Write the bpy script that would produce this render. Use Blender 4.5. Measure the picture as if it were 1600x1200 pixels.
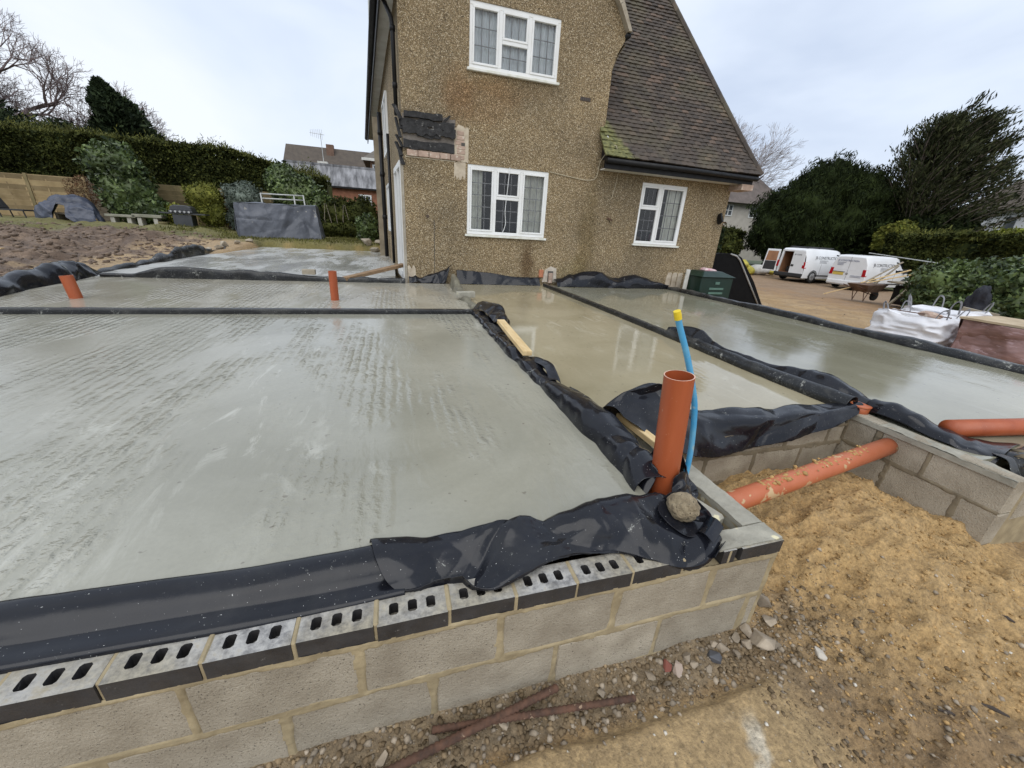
import bpy, math, random
import numpy as np
from mathutils import Vector, Matrix
random.seed(7); rng = np.random.default_rng(11)
scene = bpy.context.scene
for o in list(bpy.data.objects): bpy.data.objects.remove(o)

# ---------------------------------------------------------------- camera
cam_d = bpy.data.cameras.new('camera'); cam = bpy.data.objects.new('camera', cam_d)
scene.collection.objects.link(cam); scene.camera = cam
cam_d.sensor_width = 36; cam_d.lens = 13.59; cam_d.clip_start = 0.02; cam_d.clip_end = 3000
_R = Matrix(((0.95937437, 0.05034644, -0.27760774), (-0.27609349, 0.37008276, -0.88702375), (0.05807935, 0.92763354, 0.36894824)))
cam.matrix_world = Matrix.Translation((0, 0, 1.14)) @ _R.to_4x4()
scene.render.resolution_x = 1024; scene.render.resolution_y = 768

# ---------------------------------------------------------------- sky, sun, exposure
SUN_EL, SUN_AZ = math.radians(52), math.radians(205)      # azimuth clockwise from +Y
world = bpy.data.worlds.new('World'); scene.world = world; world.use_nodes = True
nt = world.node_tree; nt.nodes.clear()
def N(t, typ, **kw):
    n = t.nodes.new(typ)
    for k, v in kw.items(): setattr(n, k, v)
    return n
wo = N(nt, 'ShaderNodeOutputWorld'); wm = N(nt, 'ShaderNodeMixShader')
sky = N(nt, 'ShaderNodeTexSky', sky_type='NISHITA'); sky.sun_disc = False
sky.sun_elevation = SUN_EL; sky.sun_rotation = SUN_AZ; sky.air_density = 1.2; sky.dust_density = 2.0
b1 = N(nt, 'ShaderNodeBackground'); b1.inputs[1].default_value = 0.1
nt.links.new(sky.outputs[0], b1.inputs[0])
tc = N(nt, 'ShaderNodeTexCoord'); mp = N(nt, 'ShaderNodeMapping'); mp.inputs['Scale'].default_value = (1.0, 1.0, 2.6)
mp.inputs['Location'].default_value = (0.35, 0.2, 0.1)
nz = N(nt, 'ShaderNodeTexNoise'); nz.inputs['Scale'].default_value = 1.5; nz.inputs['Detail'].default_value = 5; nz.inputs['Roughness'].default_value = .5; nz.inputs['Distortion'].default_value = .4
rp = N(nt, 'ShaderNodeValToRGB')
rp.color_ramp.elements[0].position = .32; rp.color_ramp.elements[0].color = (.50, .58, .73, 1)
rp.color_ramp.elements[1].position = .66; rp.color_ramp.elements[1].color = (.79, .835, .905, 1)
e = rp.color_ramp.elements.new(.5); e.color = (.66, .735, .86, 1)
b2 = N(nt, 'ShaderNodeBackground'); b2.inputs[1].default_value = 1.0
nt.links.new(tc.outputs['Generated'], mp.inputs[0]); nt.links.new(mp.outputs[0], nz.inputs['Vector'])
nt.links.new(nz.outputs[0], rp.inputs[0]); nt.links.new(rp.outputs[0], b2.inputs[0])
wm.inputs[0].default_value = .92
nt.links.new(b1.outputs[0], wm.inputs[1]); nt.links.new(b2.outputs[0], wm.inputs[2]); nt.links.new(wm.outputs[0], wo.inputs[0])
sd = bpy.data.lights.new('sun', 'SUN'); sd.energy = 1.5; sd.angle = math.radians(70); sd.color = (1, .97, .92)
so = bpy.data.objects.new('sun', sd); scene.collection.objects.link(so)
_d = Vector((math.sin(SUN_AZ)*math.cos(SUN_EL), math.cos(SUN_AZ)*math.cos(SUN_EL), math.sin(SUN_EL)))
so.rotation_euler = _d.to_track_quat('Z', 'Y').to_euler(); so.location = (0, 0, 20)
vs = scene.view_settings; vs.view_transform = 'Standard'; vs.look = 'None'; vs.exposure = 0.32; vs.gamma = 1

# ---------------------------------------------------------------- helpers
C = scene.collection
ORG = {}
def origin(p): return ORG.get(p.name, Vector((0, 0, 0))) if p else Vector((0, 0, 0))
def tag(o, label=None, cat=None, group=None, kind=None):
    if label: o['label'] = label
    if cat: o['category'] = cat
    if group: o['group'] = group
    if kind: o['kind'] = kind
    return o
def thing(name, label, cat, loc=(0, 0, 0), group=None):
    o = bpy.data.objects.new(name, None); C.objects.link(o); o.location = loc; o.empty_display_size = .1
    ORG[o.name] = Vector(loc); return tag(o, label, cat, group)
def linkmesh(name, me, mat, parent=None, smooth=False):
    o = bpy.data.objects.new(name, me); C.objects.link(o)
    if mat and not me.materials: me.materials.append(mat)
    if parent: o.parent = parent
    ORG[o.name] = origin(parent)
    if smooth: me.polygons.foreach_set('use_smooth', [True]*len(me.polygons))
    return o
def npmesh(name, V, F):
    V = np.asarray(V, dtype=np.float32); F = np.asarray(F, dtype=np.int32); k = F.shape[1]
    me = bpy.data.meshes.new(name); me.vertices.add(len(V)); me.vertices.foreach_set('co', V.ravel())
    me.loops.add(F.size); me.loops.foreach_set('vertex_index', F.ravel())
    me.polygons.add(len(F)); me.polygons.foreach_set('loop_start', np.arange(0, F.size, k, dtype=np.int32))
    me.polygons.foreach_set('loop_total', np.full(len(F), k, dtype=np.int32))
    me.update(calc_edges=True); return me
class MB:
    def __init__(s): s.v = []; s.f = []
    def add(s, vs_, fs):
        b = len(s.v); s.v += [tuple(map(float, q)) for q in vs_]; s.f += [tuple(b+i for i in f) for f in fs]; return s
    def hexa(s, p):  # 8 points: bottom 4 ccw, top 4 ccw
        return s.add(p, [(3, 2, 1, 0), (4, 5, 6, 7), (0, 1, 5, 4), (1, 2, 6, 5), (2, 3, 7, 6), (3, 0, 4, 7)])
    def box(s, x0, x1, y0, y1, z0, z1):
        return s.hexa([(x0, y0, z0), (x1, y0, z0), (x1, y1, z0), (x0, y1, z0), (x0, y0, z1), (x1, y0, z1), (x1, y1, z1), (x0, y1, z1)])
    def bar(s, a, b, w, h, up=(0, 0, 1)):
        a = Vector(a); b = Vector(b); d = (b-a).normalized(); u = Vector(up); r = d.cross(u).normalized(); u = r.cross(d)
        r *= w/2; u *= h/2
        return s.hexa([a-r-u, a+r-u, b+r-u, b-r-u, a-r+u, a+r+u, b+r+u, b-r+u])
    def tube(s, path, r, n=12, cap=True, wobble=0):
        P = [Vector(p) for p in path]; rs = r if isinstance(r, (list, tuple)) else [r]*len(P); b = len(s.v)
        ref = None
        for i, p in enumerate(P):
            d = (P[min(i+1, len(P)-1)]-P[max(i-1, 0)]).normalized()
            if ref is None: ref = Vector((0, 0, 1)) if abs(d.z) < .9 else Vector((1, 0, 0))
            x = d.cross(ref).normalized(); y = x.cross(d).normalized(); ref = y
            for k in range(n):
                a = 2*math.pi*k/n; q = p+(x*math.cos(a)+y*math.sin(a))*rs[i]*(1+wobble*random.uniform(-1, 1)); s.v.append(tuple(q))
        for i in range(len(P)-1):
            for k in range(n): s.f.append((b+i*n+k, b+i*n+(k+1) % n, b+(i+1)*n+(k+1) % n, b+(i+1)*n+k))
        if cap: s.f.append(tuple(b+k for k in range(n))[::-1]); s.f.append(tuple(b+(len(P)-1)*n+k for k in range(n)))
        return s
    def prism(s, poly, y0, y1, axis='y'):
        n = len(poly); mk = (lambda a, c, t: (a, t, c)) if axis == 'y' else ((lambda a, c, t: (t, a, c)) if axis == 'x' else (lambda a, c, t: (a, c, t)))
        vs_ = [mk(a, c, y0) for a, c in poly]+[mk(a, c, y1) for a, c in poly]
        return s.add(vs_, [tuple(range(n)), tuple(range(2*n-1, n-1, -1))]+[(i, i+n, (i+1) % n+n, (i+1) % n) for i in range(n)])
    def build(s, name, mat, parent=None, smooth=False, bevel=0, seg=1, local=False):
        o3 = Vector((0, 0, 0)) if local else origin(parent)
        me = bpy.data.meshes.new(name); me.from_pydata([(a-o3.x, b-o3.y, c-o3.z) for a, b, c in s.v], [], s.f); me.update()
        o = linkmesh(name, me, mat, parent, smooth)
        if bevel:
            m = o.modifiers.new('bevel', 'BEVEL'); m.width = bevel; m.segments = seg; m.limit_method = 'ANGLE'; m.angle_limit = .6
        return o
def ss(t): t = np.clip(t, 0, 1); return t*t*(3-2*t)
_T = rng.random((64, 64, 64)).astype(np.float32)
def vn(x, y, z=0.0):
    x, y, z = np.broadcast_arrays(np.asarray(x, float), np.asarray(y, float), np.asarray(z, float))
    xi, yi, zi = np.floor(x).astype(int), np.floor(y).astype(int), np.floor(z).astype(int)
    fx, fy, fz = x-xi, y-yi, z-zi; fx, fy, fz = (t*t*(3-2*t) for t in (fx, fy, fz)); r = 0
    for a in (0, 1):
        for b in (0, 1):
            for c in (0, 1):
                r = r+_T[(xi+a) & 63, (yi+b) & 63, (zi+c) & 63]*(fx if a else 1-fx)*(fy if b else 1-fy)*(fz if c else 1-fz)
    return r*2-1
def fbm(x, y, z=0.0, o=4):
    r = 0; a = .5; k = 1
    for i in range(o): r = r+a*vn(np.asarray(x)*k+i*17.3, np.asarray(y)*k+i*5.1, np.asarray(z)*k+i*9.7); a *= .5; k *= 2.03
    return r

# ---------------------------------------------------------------- materials
MATS = {}
def newmat(name):
    m = bpy.data.materials.new(name); m.use_nodes = True; t = m.node_tree; t.nodes.clear()
    out = N(t, 'ShaderNodeOutputMaterial'); p = N(t, 'ShaderNodeBsdfPrincipled'); t.links.new(p.outputs[0], out.inputs[0]); MATS[name] = m
    return m, t, p
def rgba(c): return (c[0], c[1], c[2], 1)
def coords(t, kind='pos', scale=(1, 1, 1)):
    if kind == 'pos': s = N(t, 'ShaderNodeNewGeometry').outputs['Position']
    else: s = N(t, 'ShaderNodeTexCoord').outputs['Object']
    m = N(t, 'ShaderNodeMapping'); m.inputs['Scale'].default_value = scale; t.links.new(s, m.inputs[0]); return m.outputs[0]
def noise(t, vec, scale, detail=4, rough=.55, dist=0):
    n = N(t, 'ShaderNodeTexNoise'); n.inputs['Scale'].default_value = scale; n.inputs['Detail'].default_value = detail
    n.inputs['Roughness'].default_value = rough; n.inputs['Distortion'].default_value = dist; t.links.new(vec, n.inputs['Vector']); return n.outputs[0]
def ramp(t, fac, stops):
    r = N(t, 'ShaderNodeValToRGB'); el = r.color_ramp.elements
    while len(el) < len(stops): el.new(.5)
    for e_, (p, c) in zip(el, stops): e_.position = p; e_.color = rgba(c) if not isinstance(c, (int, float)) else (c, c, c, 1)
    t.links.new(fac, r.inputs[0]); return r.outputs[0]
def mix(t, fac, a, b, mode='MIX'):
    m = N(t, 'ShaderNodeMix', data_type='RGBA', blend_type=mode)
    for s, v in ((m.inputs[0], fac), (m.inputs[6], a), (m.inputs[7], b)):
        if hasattr(v, 'is_output'): t.links.new(v, s)
        elif isinstance(v, (int, float)): s.default_value = v
        else: s.default_value = rgba(v)
    return m.outputs[2]
def math_(t, op, a, b=0.0):
    m = N(t, 'ShaderNodeMath', operation=op)
    for s, v in ((m.inputs[0], a), (m.inputs[1], b)):
        if hasattr(v, 'is_output'): t.links.new(v, s)
        else: s.default_value = v
    return m.outputs[0]
def bumpn(t, p, h, strength=.3, dist=.01, prev=None):
    b = N(t, 'ShaderNodeBump'); b.inputs['Strength'].default_value = strength; b.inputs['Distance'].default_value = dist
    t.links.new(h, b.inputs['Height'])
    if prev: t.links.new(prev, b.inputs['Normal'])
    t.links.new(b.outputs[0], p.inputs['Normal']); return b.outputs[0]
def pm(name, c1, c2=None, scale=6, rough=.7, rvar=.12, bump=.25, bscale=60, bdist=.004, kind='pos', metal=0, spots=None, stretch=(1, 1, 1), island=0, spec=None):
    """plain procedural: two-tone noise, roughness variation, fine relief, optional specks"""
    if name in MATS: return MATS[name]
    m, t, p = newmat(name); v = coords(t, kind, stretch)
    c2 = c2 or tuple(x*.7 for x in c1)
    col = ramp(t, noise(t, v, scale, 5), [(.3, c2), (.68, c1)])
    if island:
        rnd = N(t, 'ShaderNodeNewGeometry').outputs['Random Per Island']
        oi = N(t, 'ShaderNodeObjectInfo').outputs['Random']
        k = math_(t, 'ADD', math_(t, 'MULTIPLY', math_(t, 'FRACT', math_(t, 'ADD', rnd, oi)), island), 1-island*.5)
        col = mix(t, 1.0, col, k, 'MULTIPLY')
    if spots:
        sc, thr, scol = spots; s_ = ramp(t, noise(t, v, sc, 3, .6), [(thr, 0.0), (min(thr+.03, 1), 1.0)]); col = mix(t, s_, col, scol)
    t.links.new(col, p.inputs['Base Color']); p.inputs['Metallic'].default_value = metal
    if spec is not None: p.inputs['Specular IOR Level'].default_value = spec
    t.links.new(ramp(t, noise(t, v, scale*2.3, 4), [(.3, max(rough-rvar, .02)), (.7, min(rough+rvar, 1))]), p.inputs['Roughness'])
    if bump: bumpn(t, p, noise(t, v, bscale, 6, .65), bump, bdist)
    return m
def leafmat(name, c1, c2, rough=.6, spec=.12):
    m, t, p = newmat(name); rnd = N(t, 'ShaderNodeNewGeometry').outputs['Random Per Island']
    v = coords(t); n_ = noise(t, v, 1.3, 3)
    a = ramp(t, rnd, [(0, c2), (.55, tuple((x+y)/2 for x, y in zip(c1, c2))), (1, c1)])
    col = mix(t, 1.0, a, ramp(t, n_, [(.32, .5), (.5, .95), (.68, 1.4)]), 'MULTIPLY')
    t.links.new(col, p.inputs['Base Color']); p.inputs['Roughness'].default_value = rough; p.inputs['Specular IOR Level'].default_value = spec
    return m
def slabmat(name, c1, c2, pale, ridge, wet, seed, film=.35):
    m, t, p = newmat(name); v = coords(t); mp_ = N(t, 'ShaderNodeMapping'); mp_.inputs['Location'].default_value = (seed, seed*.7, 0); t.links.new(v, mp_.inputs[0]); v = mp_.outputs[0]
    st = N(t, 'ShaderNodeMapping'); st.inputs['Scale'].default_value = (1, .32, 1); t.links.new(v, st.inputs[0]); vs_ = st.outputs[0]
    col = ramp(t, noise(t, v, .9, 6, .6, .6), [(.32, c2), (.62, c1)])
    col = mix(t, math_(t, 'MULTIPLY', ramp(t, noise(t, v, 45, 5, .7), [(.35, 0.0), (.7, 1.0)]), .28), col, tuple(x*.68 for x in c1))
    # pale laitance streaks and swirls
    s1 = ramp(t, noise(t, vs_, 4.5, 7, .7, 1.2), [(.55, 0.0), (.66, 1.0)]); s2 = ramp(t, noise(t, v, .7, 3), [(.45, 0.0), (.62, 1.0)])
    col = mix(t, math_(t, 'MULTIPLY', math_(t, 'MULTIPLY', s1, s2), .5), col, pale)
    # small dark pits
    pit = ramp(t, noise(t, v, 22, 2, .5), [(.70, 0.0), (.745, 1.0)]); col = mix(t, math_(t, 'MULTIPLY', pit, .55), col, (.12, .10, .075))
    t.links.new(col, p.inputs['Base Color'])
    w = ramp(t, noise(t, vs_, 1.5, 5, .62, .5), [(wet-.10, .07), (wet+.02, .16), (wet+.16, film)])
    t.links.new(w, p.inputs['Roughness']); p.inputs['Specular IOR Level'].default_value = .6
    # tamping ridges
    wv = N(t, 'ShaderNodeTexWave', wave_type='BANDS', bands_direction='X'); wv.inputs['Scale'].default_value = 4.6; wv.inputs['Distortion'].default_value = 3.5
    wv.inputs['Detail'].default_value = 4; wv.inputs['Detail Scale'].default_value = 2.2; wv.inputs['Detail Roughness'].default_value = .7; t.links.new(v, wv.inputs['Vector'])
    msk = ramp(t, noise(t, vs_, 1.25, 4, .6, .3), [(.46, 0.0), (.62, 1.0)])
    h = math_(t, 'MULTIPLY', wv.outputs['Fac'], msk)
    h = math_(t, 'MULTIPLY', h, ramp(t, noise(t, v, 9, 4), [(.35, 0.0), (.65, 1.0)]))
    b = bumpn(t, p, h, ridge, .012)
    # rough, scuffed film between puddles
    dry = ramp(t, noise(t, vs_, 1.5, 5, .62, .5), [(wet-.06, 0.0), (wet+.12, 1.0)])
    h2 = math_(t, 'MULTIPLY', noise(t, vs_, 26, 6, .7, .5), dry)
    b = bumpn(t, p, h2, ridge*.7, .010, b); b = bumpn(t, p, noise(t, v, 120, 4, .7), ridge*.18, .003, b); bumpn(t, p, noise(t, v, 2.2, 3), .08, .01, b)
    return m
def membrane(name, speck=.715, tint=(.0065, .007, .0095), rough=.20, dusty=.10):
    m, t, p = newmat(name); v = coords(t)
    col = ramp(t, noise(t, v, 5, 5), [(.35, tint), (.75, tuple(x*1.9 for x in tint))])
    dust = math_(t, 'MULTIPLY', ramp(t, noise(t, v, 3.1, 6, .7, .6), [(.52, 0.0), (.8, 1.0)]), dusty); col = mix(t, dust, col, (.16, .155, .135))
    sp = ramp(t, noise(t, v, 150, 2, .5), [(speck+.012, 0.0), (speck+.04, .75)]); col = mix(t, sp, col, (.60, .60, .57))
    sp2 = math_(t, 'MULTIPLY', ramp(t, noise(t, v, 5.5, 10, .84, .6), [(speck-.085, 0.0), (speck-.06, 1.0)]), .8); col = mix(t, sp2, col, (.40, .40, .36))
    t.links.new(col, p.inputs['Base Color'])
    t.links.new(ramp(t, math_(t, 'ADD', math_(t, 'ADD', dust, sp2), math_(t, 'MULTIPLY', noise(t, v, 9, 5), .16)), [(0, rough-.08), (.16, rough+.05), (.6, .75)]), p.inputs['Roughness'])
    p.inputs['Specular IOR Level'].default_value = .36
    bumpn(t, p, noise(t, v, 22, 6, .6, .8), .10, .006); return m

M_black = membrane('black_polythene'); M_black_dirty = membrane('dirty_black_polythene', .675, (.011, .0115, .012), .30, .5)
M_block = pm('concrete_block', (.44, .39, .305), (.30, .258, .195), 7, .95, .04, 1.0, 110, .008, spots=(150, .63, (.13, .115, .09)), island=.22, spec=.2)
M_mortar = pm('mortar', (.40, .325, .195), (.24, .19, .11), 9, .92, .05, .6, 60, .006)
M_mortar_damp = pm('damp_mortar', (.25, .205, .135), (.14, .115, .075), 7, .9, .06, .6, 60, .006)
M_mortar_grey = pm('grey_mortar', (.40, .38, .31), (.24, .225, .18), 7, .8, .15, .6, 45, .008, spots=(7, .64, (.70, .64, .42)))
M_house_brick = pm('old_pink_brick', (.47, .345, .27), (.33, .235, .18), 9, .9, .05, .5, 70, .006, spots=(14, .6, (.55, .47, .38)), island=.2)
M_orange = pm('orange_pvc', (.40, .098, .034), (.32, .07, .022), 3, .40, .1, .05, 40, .003, spots=(60, .69, (.50, .30, .2)), stretch=(3, 3, .6))
M_orange_dusty = pm('dusty_orange_pvc', (.47, .14, .06), (.40, .105, .038), 5, .5, .12, .15, 30, .004, spots=(9, .60, (.50, .34, .18)))
M_blue = pm('blue_pipe_plastic', (.035, .30, .58), (.16, .42, .58), 7, .38, .1, 0, spots=(5, .60, (.30, .45, .48)))
M_yellow = pm('yellow_plastic', (.80, .62, .03), (.70, .5, .02), 5, .5, .1, 0)
M_pine = pm('pale_sawn_pine', (.72, .55, .30), (.55, .38, .17), 5, .7, .1, .2, 30, .003, stretch=(6, 1.2, 6), spots=(40, .68, (.35, .22, .1)))
M_oldwood = pm('weathered_brown_timber', (.30, .19, .10), (.17, .105, .055), 5, .8, .1, .3, 30, .003, stretch=(1.5, 6, 6))
M_greywood = pm('grey_weathered_wood', (.33, .28, .20), (.20, .165, .115), 4, .85, .1, .3, 30, .003)
M_rust = pm('rusty_steel', (.135, .068, .042), (.05, .029, .02), 26, .9, .08, .8, 120, .004, spots=(34, .66, (.30, .21, .14)))
M_stone = pm('rubble_stone', (.36, .30, .225), (.17, .135, .095), 9, .9, .08, .6, 40, .008, island=.7)
M_white = pm('white_upvc', (.82, .83, .82), (.75, .75, .72), 3, .35, .08, 0)
M_whitepaint = pm('dirty_white_paint', (.66, .65, .60), (.5, .48, .42), 6, .55, .1, .1, 40, .003)
M_sill = pm('stained_white_sill', (.80, .80, .76), (.62, .62, .52), 8, .5, .1, 0)
M_lead = pm('grey_lead_came', (.16, .165, .17), None, 4, .6, .1, 0)
M_dark = pm('dark_interior', (.10, .095, .085), (.06, .057, .05), 2, .9, .05, 0)
M_curtain = pm('pale_curtain', (.80, .79, .72), (.62, .60, .54), 6, .9, .05, 0)
M_net = pm('pale_net_curtain', (.86, .88, .90), (.78, .80, .83), 5, .9, .05, 0)
M_blackplastic = pm('black_gutter_plastic', (.010, .010, .011), (.006, .006, .006), 4, .5, .1, 0, spec=.3)
M_soffit = pm('white_soffit_board', (.70, .69, .64), (.52, .50, .44), 3, .6, .1, .1, 30, .003)
M_felt = pm('torn_black_felt', (.035, .034, .034), (.012, .012, .012), 9, .8, .15, .8, 26, .02, spots=(11, .63, (.15, .145, .135)))
M_lintel = pm('pale_mortar_patch', (.60, .52, .40), (.40, .33, .24), 8, .95, .05, .7, 50, .008)

def pebbledash():
    m, t, p = newmat('pebbledash'); v = coords(t)
    vo = N(t, 'ShaderNodeTexVoronoi'); vo.inputs['Scale'].default_value = 98; t.links.new(v, vo.inputs['Vector'])
    sep = N(t, 'ShaderNodeSeparateColor'); t.links.new(vo.outputs['Color'], sep.inputs[0])
    col = ramp(t, sep.outputs[0], [(0, (.07, .052, .03)), (.25, (.185, .135, .075)), (.58, (.285, .214, .12)), (.86, (.40, .31, .19)), (.97, (.70, .61, .46))])
    lg = noise(t, v, .8, 5, .6); col = mix(t, 1.0, col, ramp(t, lg, [(.3, (.74, .74, .72)), (.7, (1.16, 1.12, 1.02))]), 'MULTIPLY')
    xyz = N(t, 'ShaderNodeSeparateXYZ'); t.links.new(v, xyz.inputs[0]); X_, Z_ = xyz.outputs[0], xyz.outputs[2]
    def blob(cx, cz, rx, rz, c, amt, col):
        d = math_(t, 'SQRT', math_(t, 'ADD', math_(t, 'POWER', math_(t, 'ABSOLUTE', math_(t, 'DIVIDE', math_(t, 'SUBTRACT', X_, cx), rx)), 2.0), math_(t, 'POWER', math_(t, 'ABSOLUTE', math_(t, 'DIVIDE', math_(t, 'SUBTRACT', Z_, cz), rz)), 2.0)))
        d = math_(t, 'ADD', d, math_(t, 'MULTIPLY', math_(t, 'SUBTRACT', noise(t, v, 3.5, 5), .5), 1.0))
        return mix(t, math_(t, 'MULTIPLY', ramp(t, d, [(.45, 1.0), (1.05, 0.0)]), amt), col, mix(t, 1.0, col, c, 'MULTIPLY'))
    col = blob(1.25, 3.35, .35, .6, (.92, .76, .62), .65, col)      # rust run below the upper window
    col = blob(1.75, 3.3, .9, .5, (.86, .70, .56), .5, col)
    col = blob(2.8, .45, .22, .48, (.50, .42, .34), .95, col)       # damp tongue under the lower window
    col = blob(4.15, .9, .28, 1.6, (.70, .66, .52), .75, col)
    col = blob(4.0, .2, .6, .5, (.85, .88, .70), .6, col)
    col = blob(2.3, 3.55, 1.0, .22, (.72, .62, .5), .5, col)
    t.links.new(col, p.inputs['Base Color']); p.inputs['Roughness'].default_value = .85
    bumpn(t, p, vo.outputs['Distance'], .9, .012); return m
M_dash = pebbledash()
def tilemat():
    m, t, p = newmat('clay_roof_tile'); v = coords(t); g = N(t, 'ShaderNodeNewGeometry'); oi = N(t, 'ShaderNodeObjectInfo')
    k = math_(t, 'FRACT', math_(t, 'ADD', g.outputs['Random Per Island'], oi.outputs['Random']))
    col = ramp(t, k, [(0, (.044, .035, .028)), (.5, (.063, .049, .038)), (.85, (.080, .061, .046)), (.98, (.12, .083, .06))])
    col = mix(t, ramp(t, noise(t, v, 1.1, 5, .6), [(.48, 0.0), (.72, .6)]), col, (.13, .115, .065))
    xyz = N(t, 'ShaderNodeSeparateXYZ'); t.links.new(v, xyz.inputs[0])
    # moss: lower left corner and near the top of the hip
    a = math_(t, 'ADD', math_(t, 'MULTIPLY', math_(t, 'SUBTRACT', xyz.outputs[0], 4.2), 1.25), math_(t, 'MULTIPLY', math_(t, 'SUBTRACT', xyz.outputs[2], 2.6), .95))
    a = math_(t, 'ADD', a, math_(t, 'MULTIPLY', math_(t, 'SUBTRACT', noise(t, v, 6, 5), .5), .5))
    col = mix(t, ramp(t, a, [(.72, .95), (.92, 0.0)]), col, ramp(t, noise(t, v, 14, 5), [(.35, (.075, .08, .028)), (.65, (.20, .195, .07))]))
    b = math_(t, 'ADD', xyz.outputs[2], math_(t, 'MULTIPLY', math_(t, 'SUBTRACT', noise(t, v, 3, 5), .5), 2.0))
    col = mix(t, ramp(t, math_(t, 'SUBTRACT', b, 5.0), [(1.05, 0.0), (1.5, .6)]), col, (.17, .155, .06))
    t.links.new(col, p.inputs['Base Color']); p.inputs['Roughness'].default_value = .82
    bumpn(t, p, noise(t, v, 40, 5), .4, .006); return m
M_tile = tilemat()
def glass():
    m, t, p = newmat('window_glass'); out = [n for n in t.nodes if n.type == 'OUTPUT_MATERIAL'][0]
    tr = N(t, 'ShaderNodeBsdfTransparent'); tr.inputs[0].default_value = (.93, .96, .95, 1)
    gl = N(t, 'ShaderNodeBsdfGlossy'); gl.inputs['Roughness'].default_value = .03; fr = N(t, 'ShaderNodeFresnel'); fr.inputs[0].default_value = 1.55
    mx = N(t, 'ShaderNodeMixShader'); t.links.new(math_(t, 'MULTIPLY', fr.outputs[0], 1.4), mx.inputs[0]); t.links.new(tr.outputs[0], mx.inputs[1]); t.links.new(gl.outputs[0], mx.inputs[2])
    t.links.new(mx.outputs[0], out.inputs[0]); return m
M_glass = glass()
def eng_brick():
    m, t, p = newmat('blue_engineering_brick'); v = coords(t); oi = N(t, 'ShaderNodeObjectInfo').outputs['Random']
    sid = ramp(t, noise(t, v, 12, 5), [(.3, (.022, .021, .022)), (.7, (.048, .045, .045))])
    sid = mix(t, ramp(t, noise(t, v, 35, 4, .7), [(.66, 0.0), (.72, .5)]), sid, (.25, .24, .22))
    n_ = math_(t, 'ADD', noise(t, v, 26, 6, .7), math_(t, 'MULTIPLY', oi, .16))
    top = ramp(t, n_, [(.34, (.09, .09, .095)), (.48, (.24, .235, .23)), (.62, (.43, .42, .395)), (.8, (.36, .31, .22))]); top = mix(t, ramp(t, noise(t, v, 2.6, 5), [(.42, .85), (.6, .1)]), top, ramp(t, noise(t, v, 40, 6, .7), [(.35, (.13, .115, .085)), (.65, (.38, .335, .24))]))
    nrm = N(t, 'ShaderNodeSeparateXYZ'); t.links.new(N(t, 'ShaderNodeNewGeometry').outputs['True Normal'], nrm.inputs[0])
    t.links.new(mix(t, ramp(t, nrm.outputs[2], [(.5, 0.0), (.6, 1.0)]), sid, top), p.inputs['Base Color'])
    t.links.new(ramp(t, noise(t, v, 20, 4), [(.3, .4), (.7, .7)]), p.inputs['Roughness'])
    bumpn(t, p, noise(t, v, 60, 6, .7), .45, .006); return m
M_eng = eng_brick()

# ---------------------------------------------------------------- ground
def gh(x, y):
    rg = 1-np.abs(vn(x*7+2, y*9, 4.0))*2; n = fbm(x*.9, y*.9)*.035+fbm(x*6, y*6, 3.1)*.020+fbm(x*22+3, y*22, 1.7, 3)*.014+np.clip(rg, 0, 1)*.008*fbm(x*2, y*2, 6.0)
    z = -.5+n
    near = ss((1.0-y)/.3)*ss((1.75-x)/.35)
    path = ss((.70+.035*fbm(x*3, y*0+2)-y)/.05)*ss((1.55-x)/.3+.0)
    z = z-.045*near*(1-path)-n*.6*path*ss((1.6-x)/.3)
    lump = .75+.5*fbm(x*3.2, y*3.2, 8.0)
    z = z+.30*np.exp(-((x-2.55)/.60)**2-((y-1.45)/.42)**2)*lump+.17*np.exp(-((x-2.5)/.7)**2-((y-.85)/.5)**2)*lump+.05*np.exp(-((x-1.9)/.35)**2-((y-1.5)/.3)**2)
    z = z+(.075*fbm(x*6, y*6, 4.4, 4)+.028*(1-2*np.abs(vn(x*7+.6*y, y*12, 3.0)))+.012*(1-2*np.abs(vn(x*22, y*26, 5.0))))*ss((x-1.5)/.3)*ss((3.45-x)/.3)*ss((y+.6)/.5)
    for (fx, fy, fr, dp) in ((2.62, .93, .12, .05), (2.15, .72, .10, .045), (2.9, .75, .09, .035), (2.35, .42, .11, .035), (1.95, .5, .1, .03)):
        d2 = ((x-fx)/fr)**2+((y-fy)/(fr*.7))**2; z = z-dp*np.exp(-d2)+dp*.55*np.exp(-(np.sqrt(d2)-1.5)**2*4)
    gz = .0+.10*ss((-5.9-x)/2.2)+.40*ss((y-11)/9.5)
    mud = ss((-5.7-x)/1.2)*ss((21-y)/3)
    gz = gz+mud*(fbm(x*1.7, y*1.7, 5.2, 5)*.24+.03+.10*fbm(x*5, y*5, 2.2, 3))+fbm(x*2.1, y*2.1, 1.2)*.03
    w = np.maximum(ss((-4.25-x)/.5), ss((y-16.6)/.5)*ss((6-x)/3)); w = w*ss((y-1)/1.5)
    inside = (x > -4.4)*(x < 6.45)*(y > 1.0)*(y < 16.8)*((x < 1.45)+(x > 3.3)+(y > 1.9) > 0)
    z = z*(1-w)+gz*w
    z = z-.33*ss((x-10)/14)*(1-.3*ss((y-16)/4))+ss((x-34)/40)*.4
    return np.where(inside & (w < .5), -.75, z)
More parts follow.
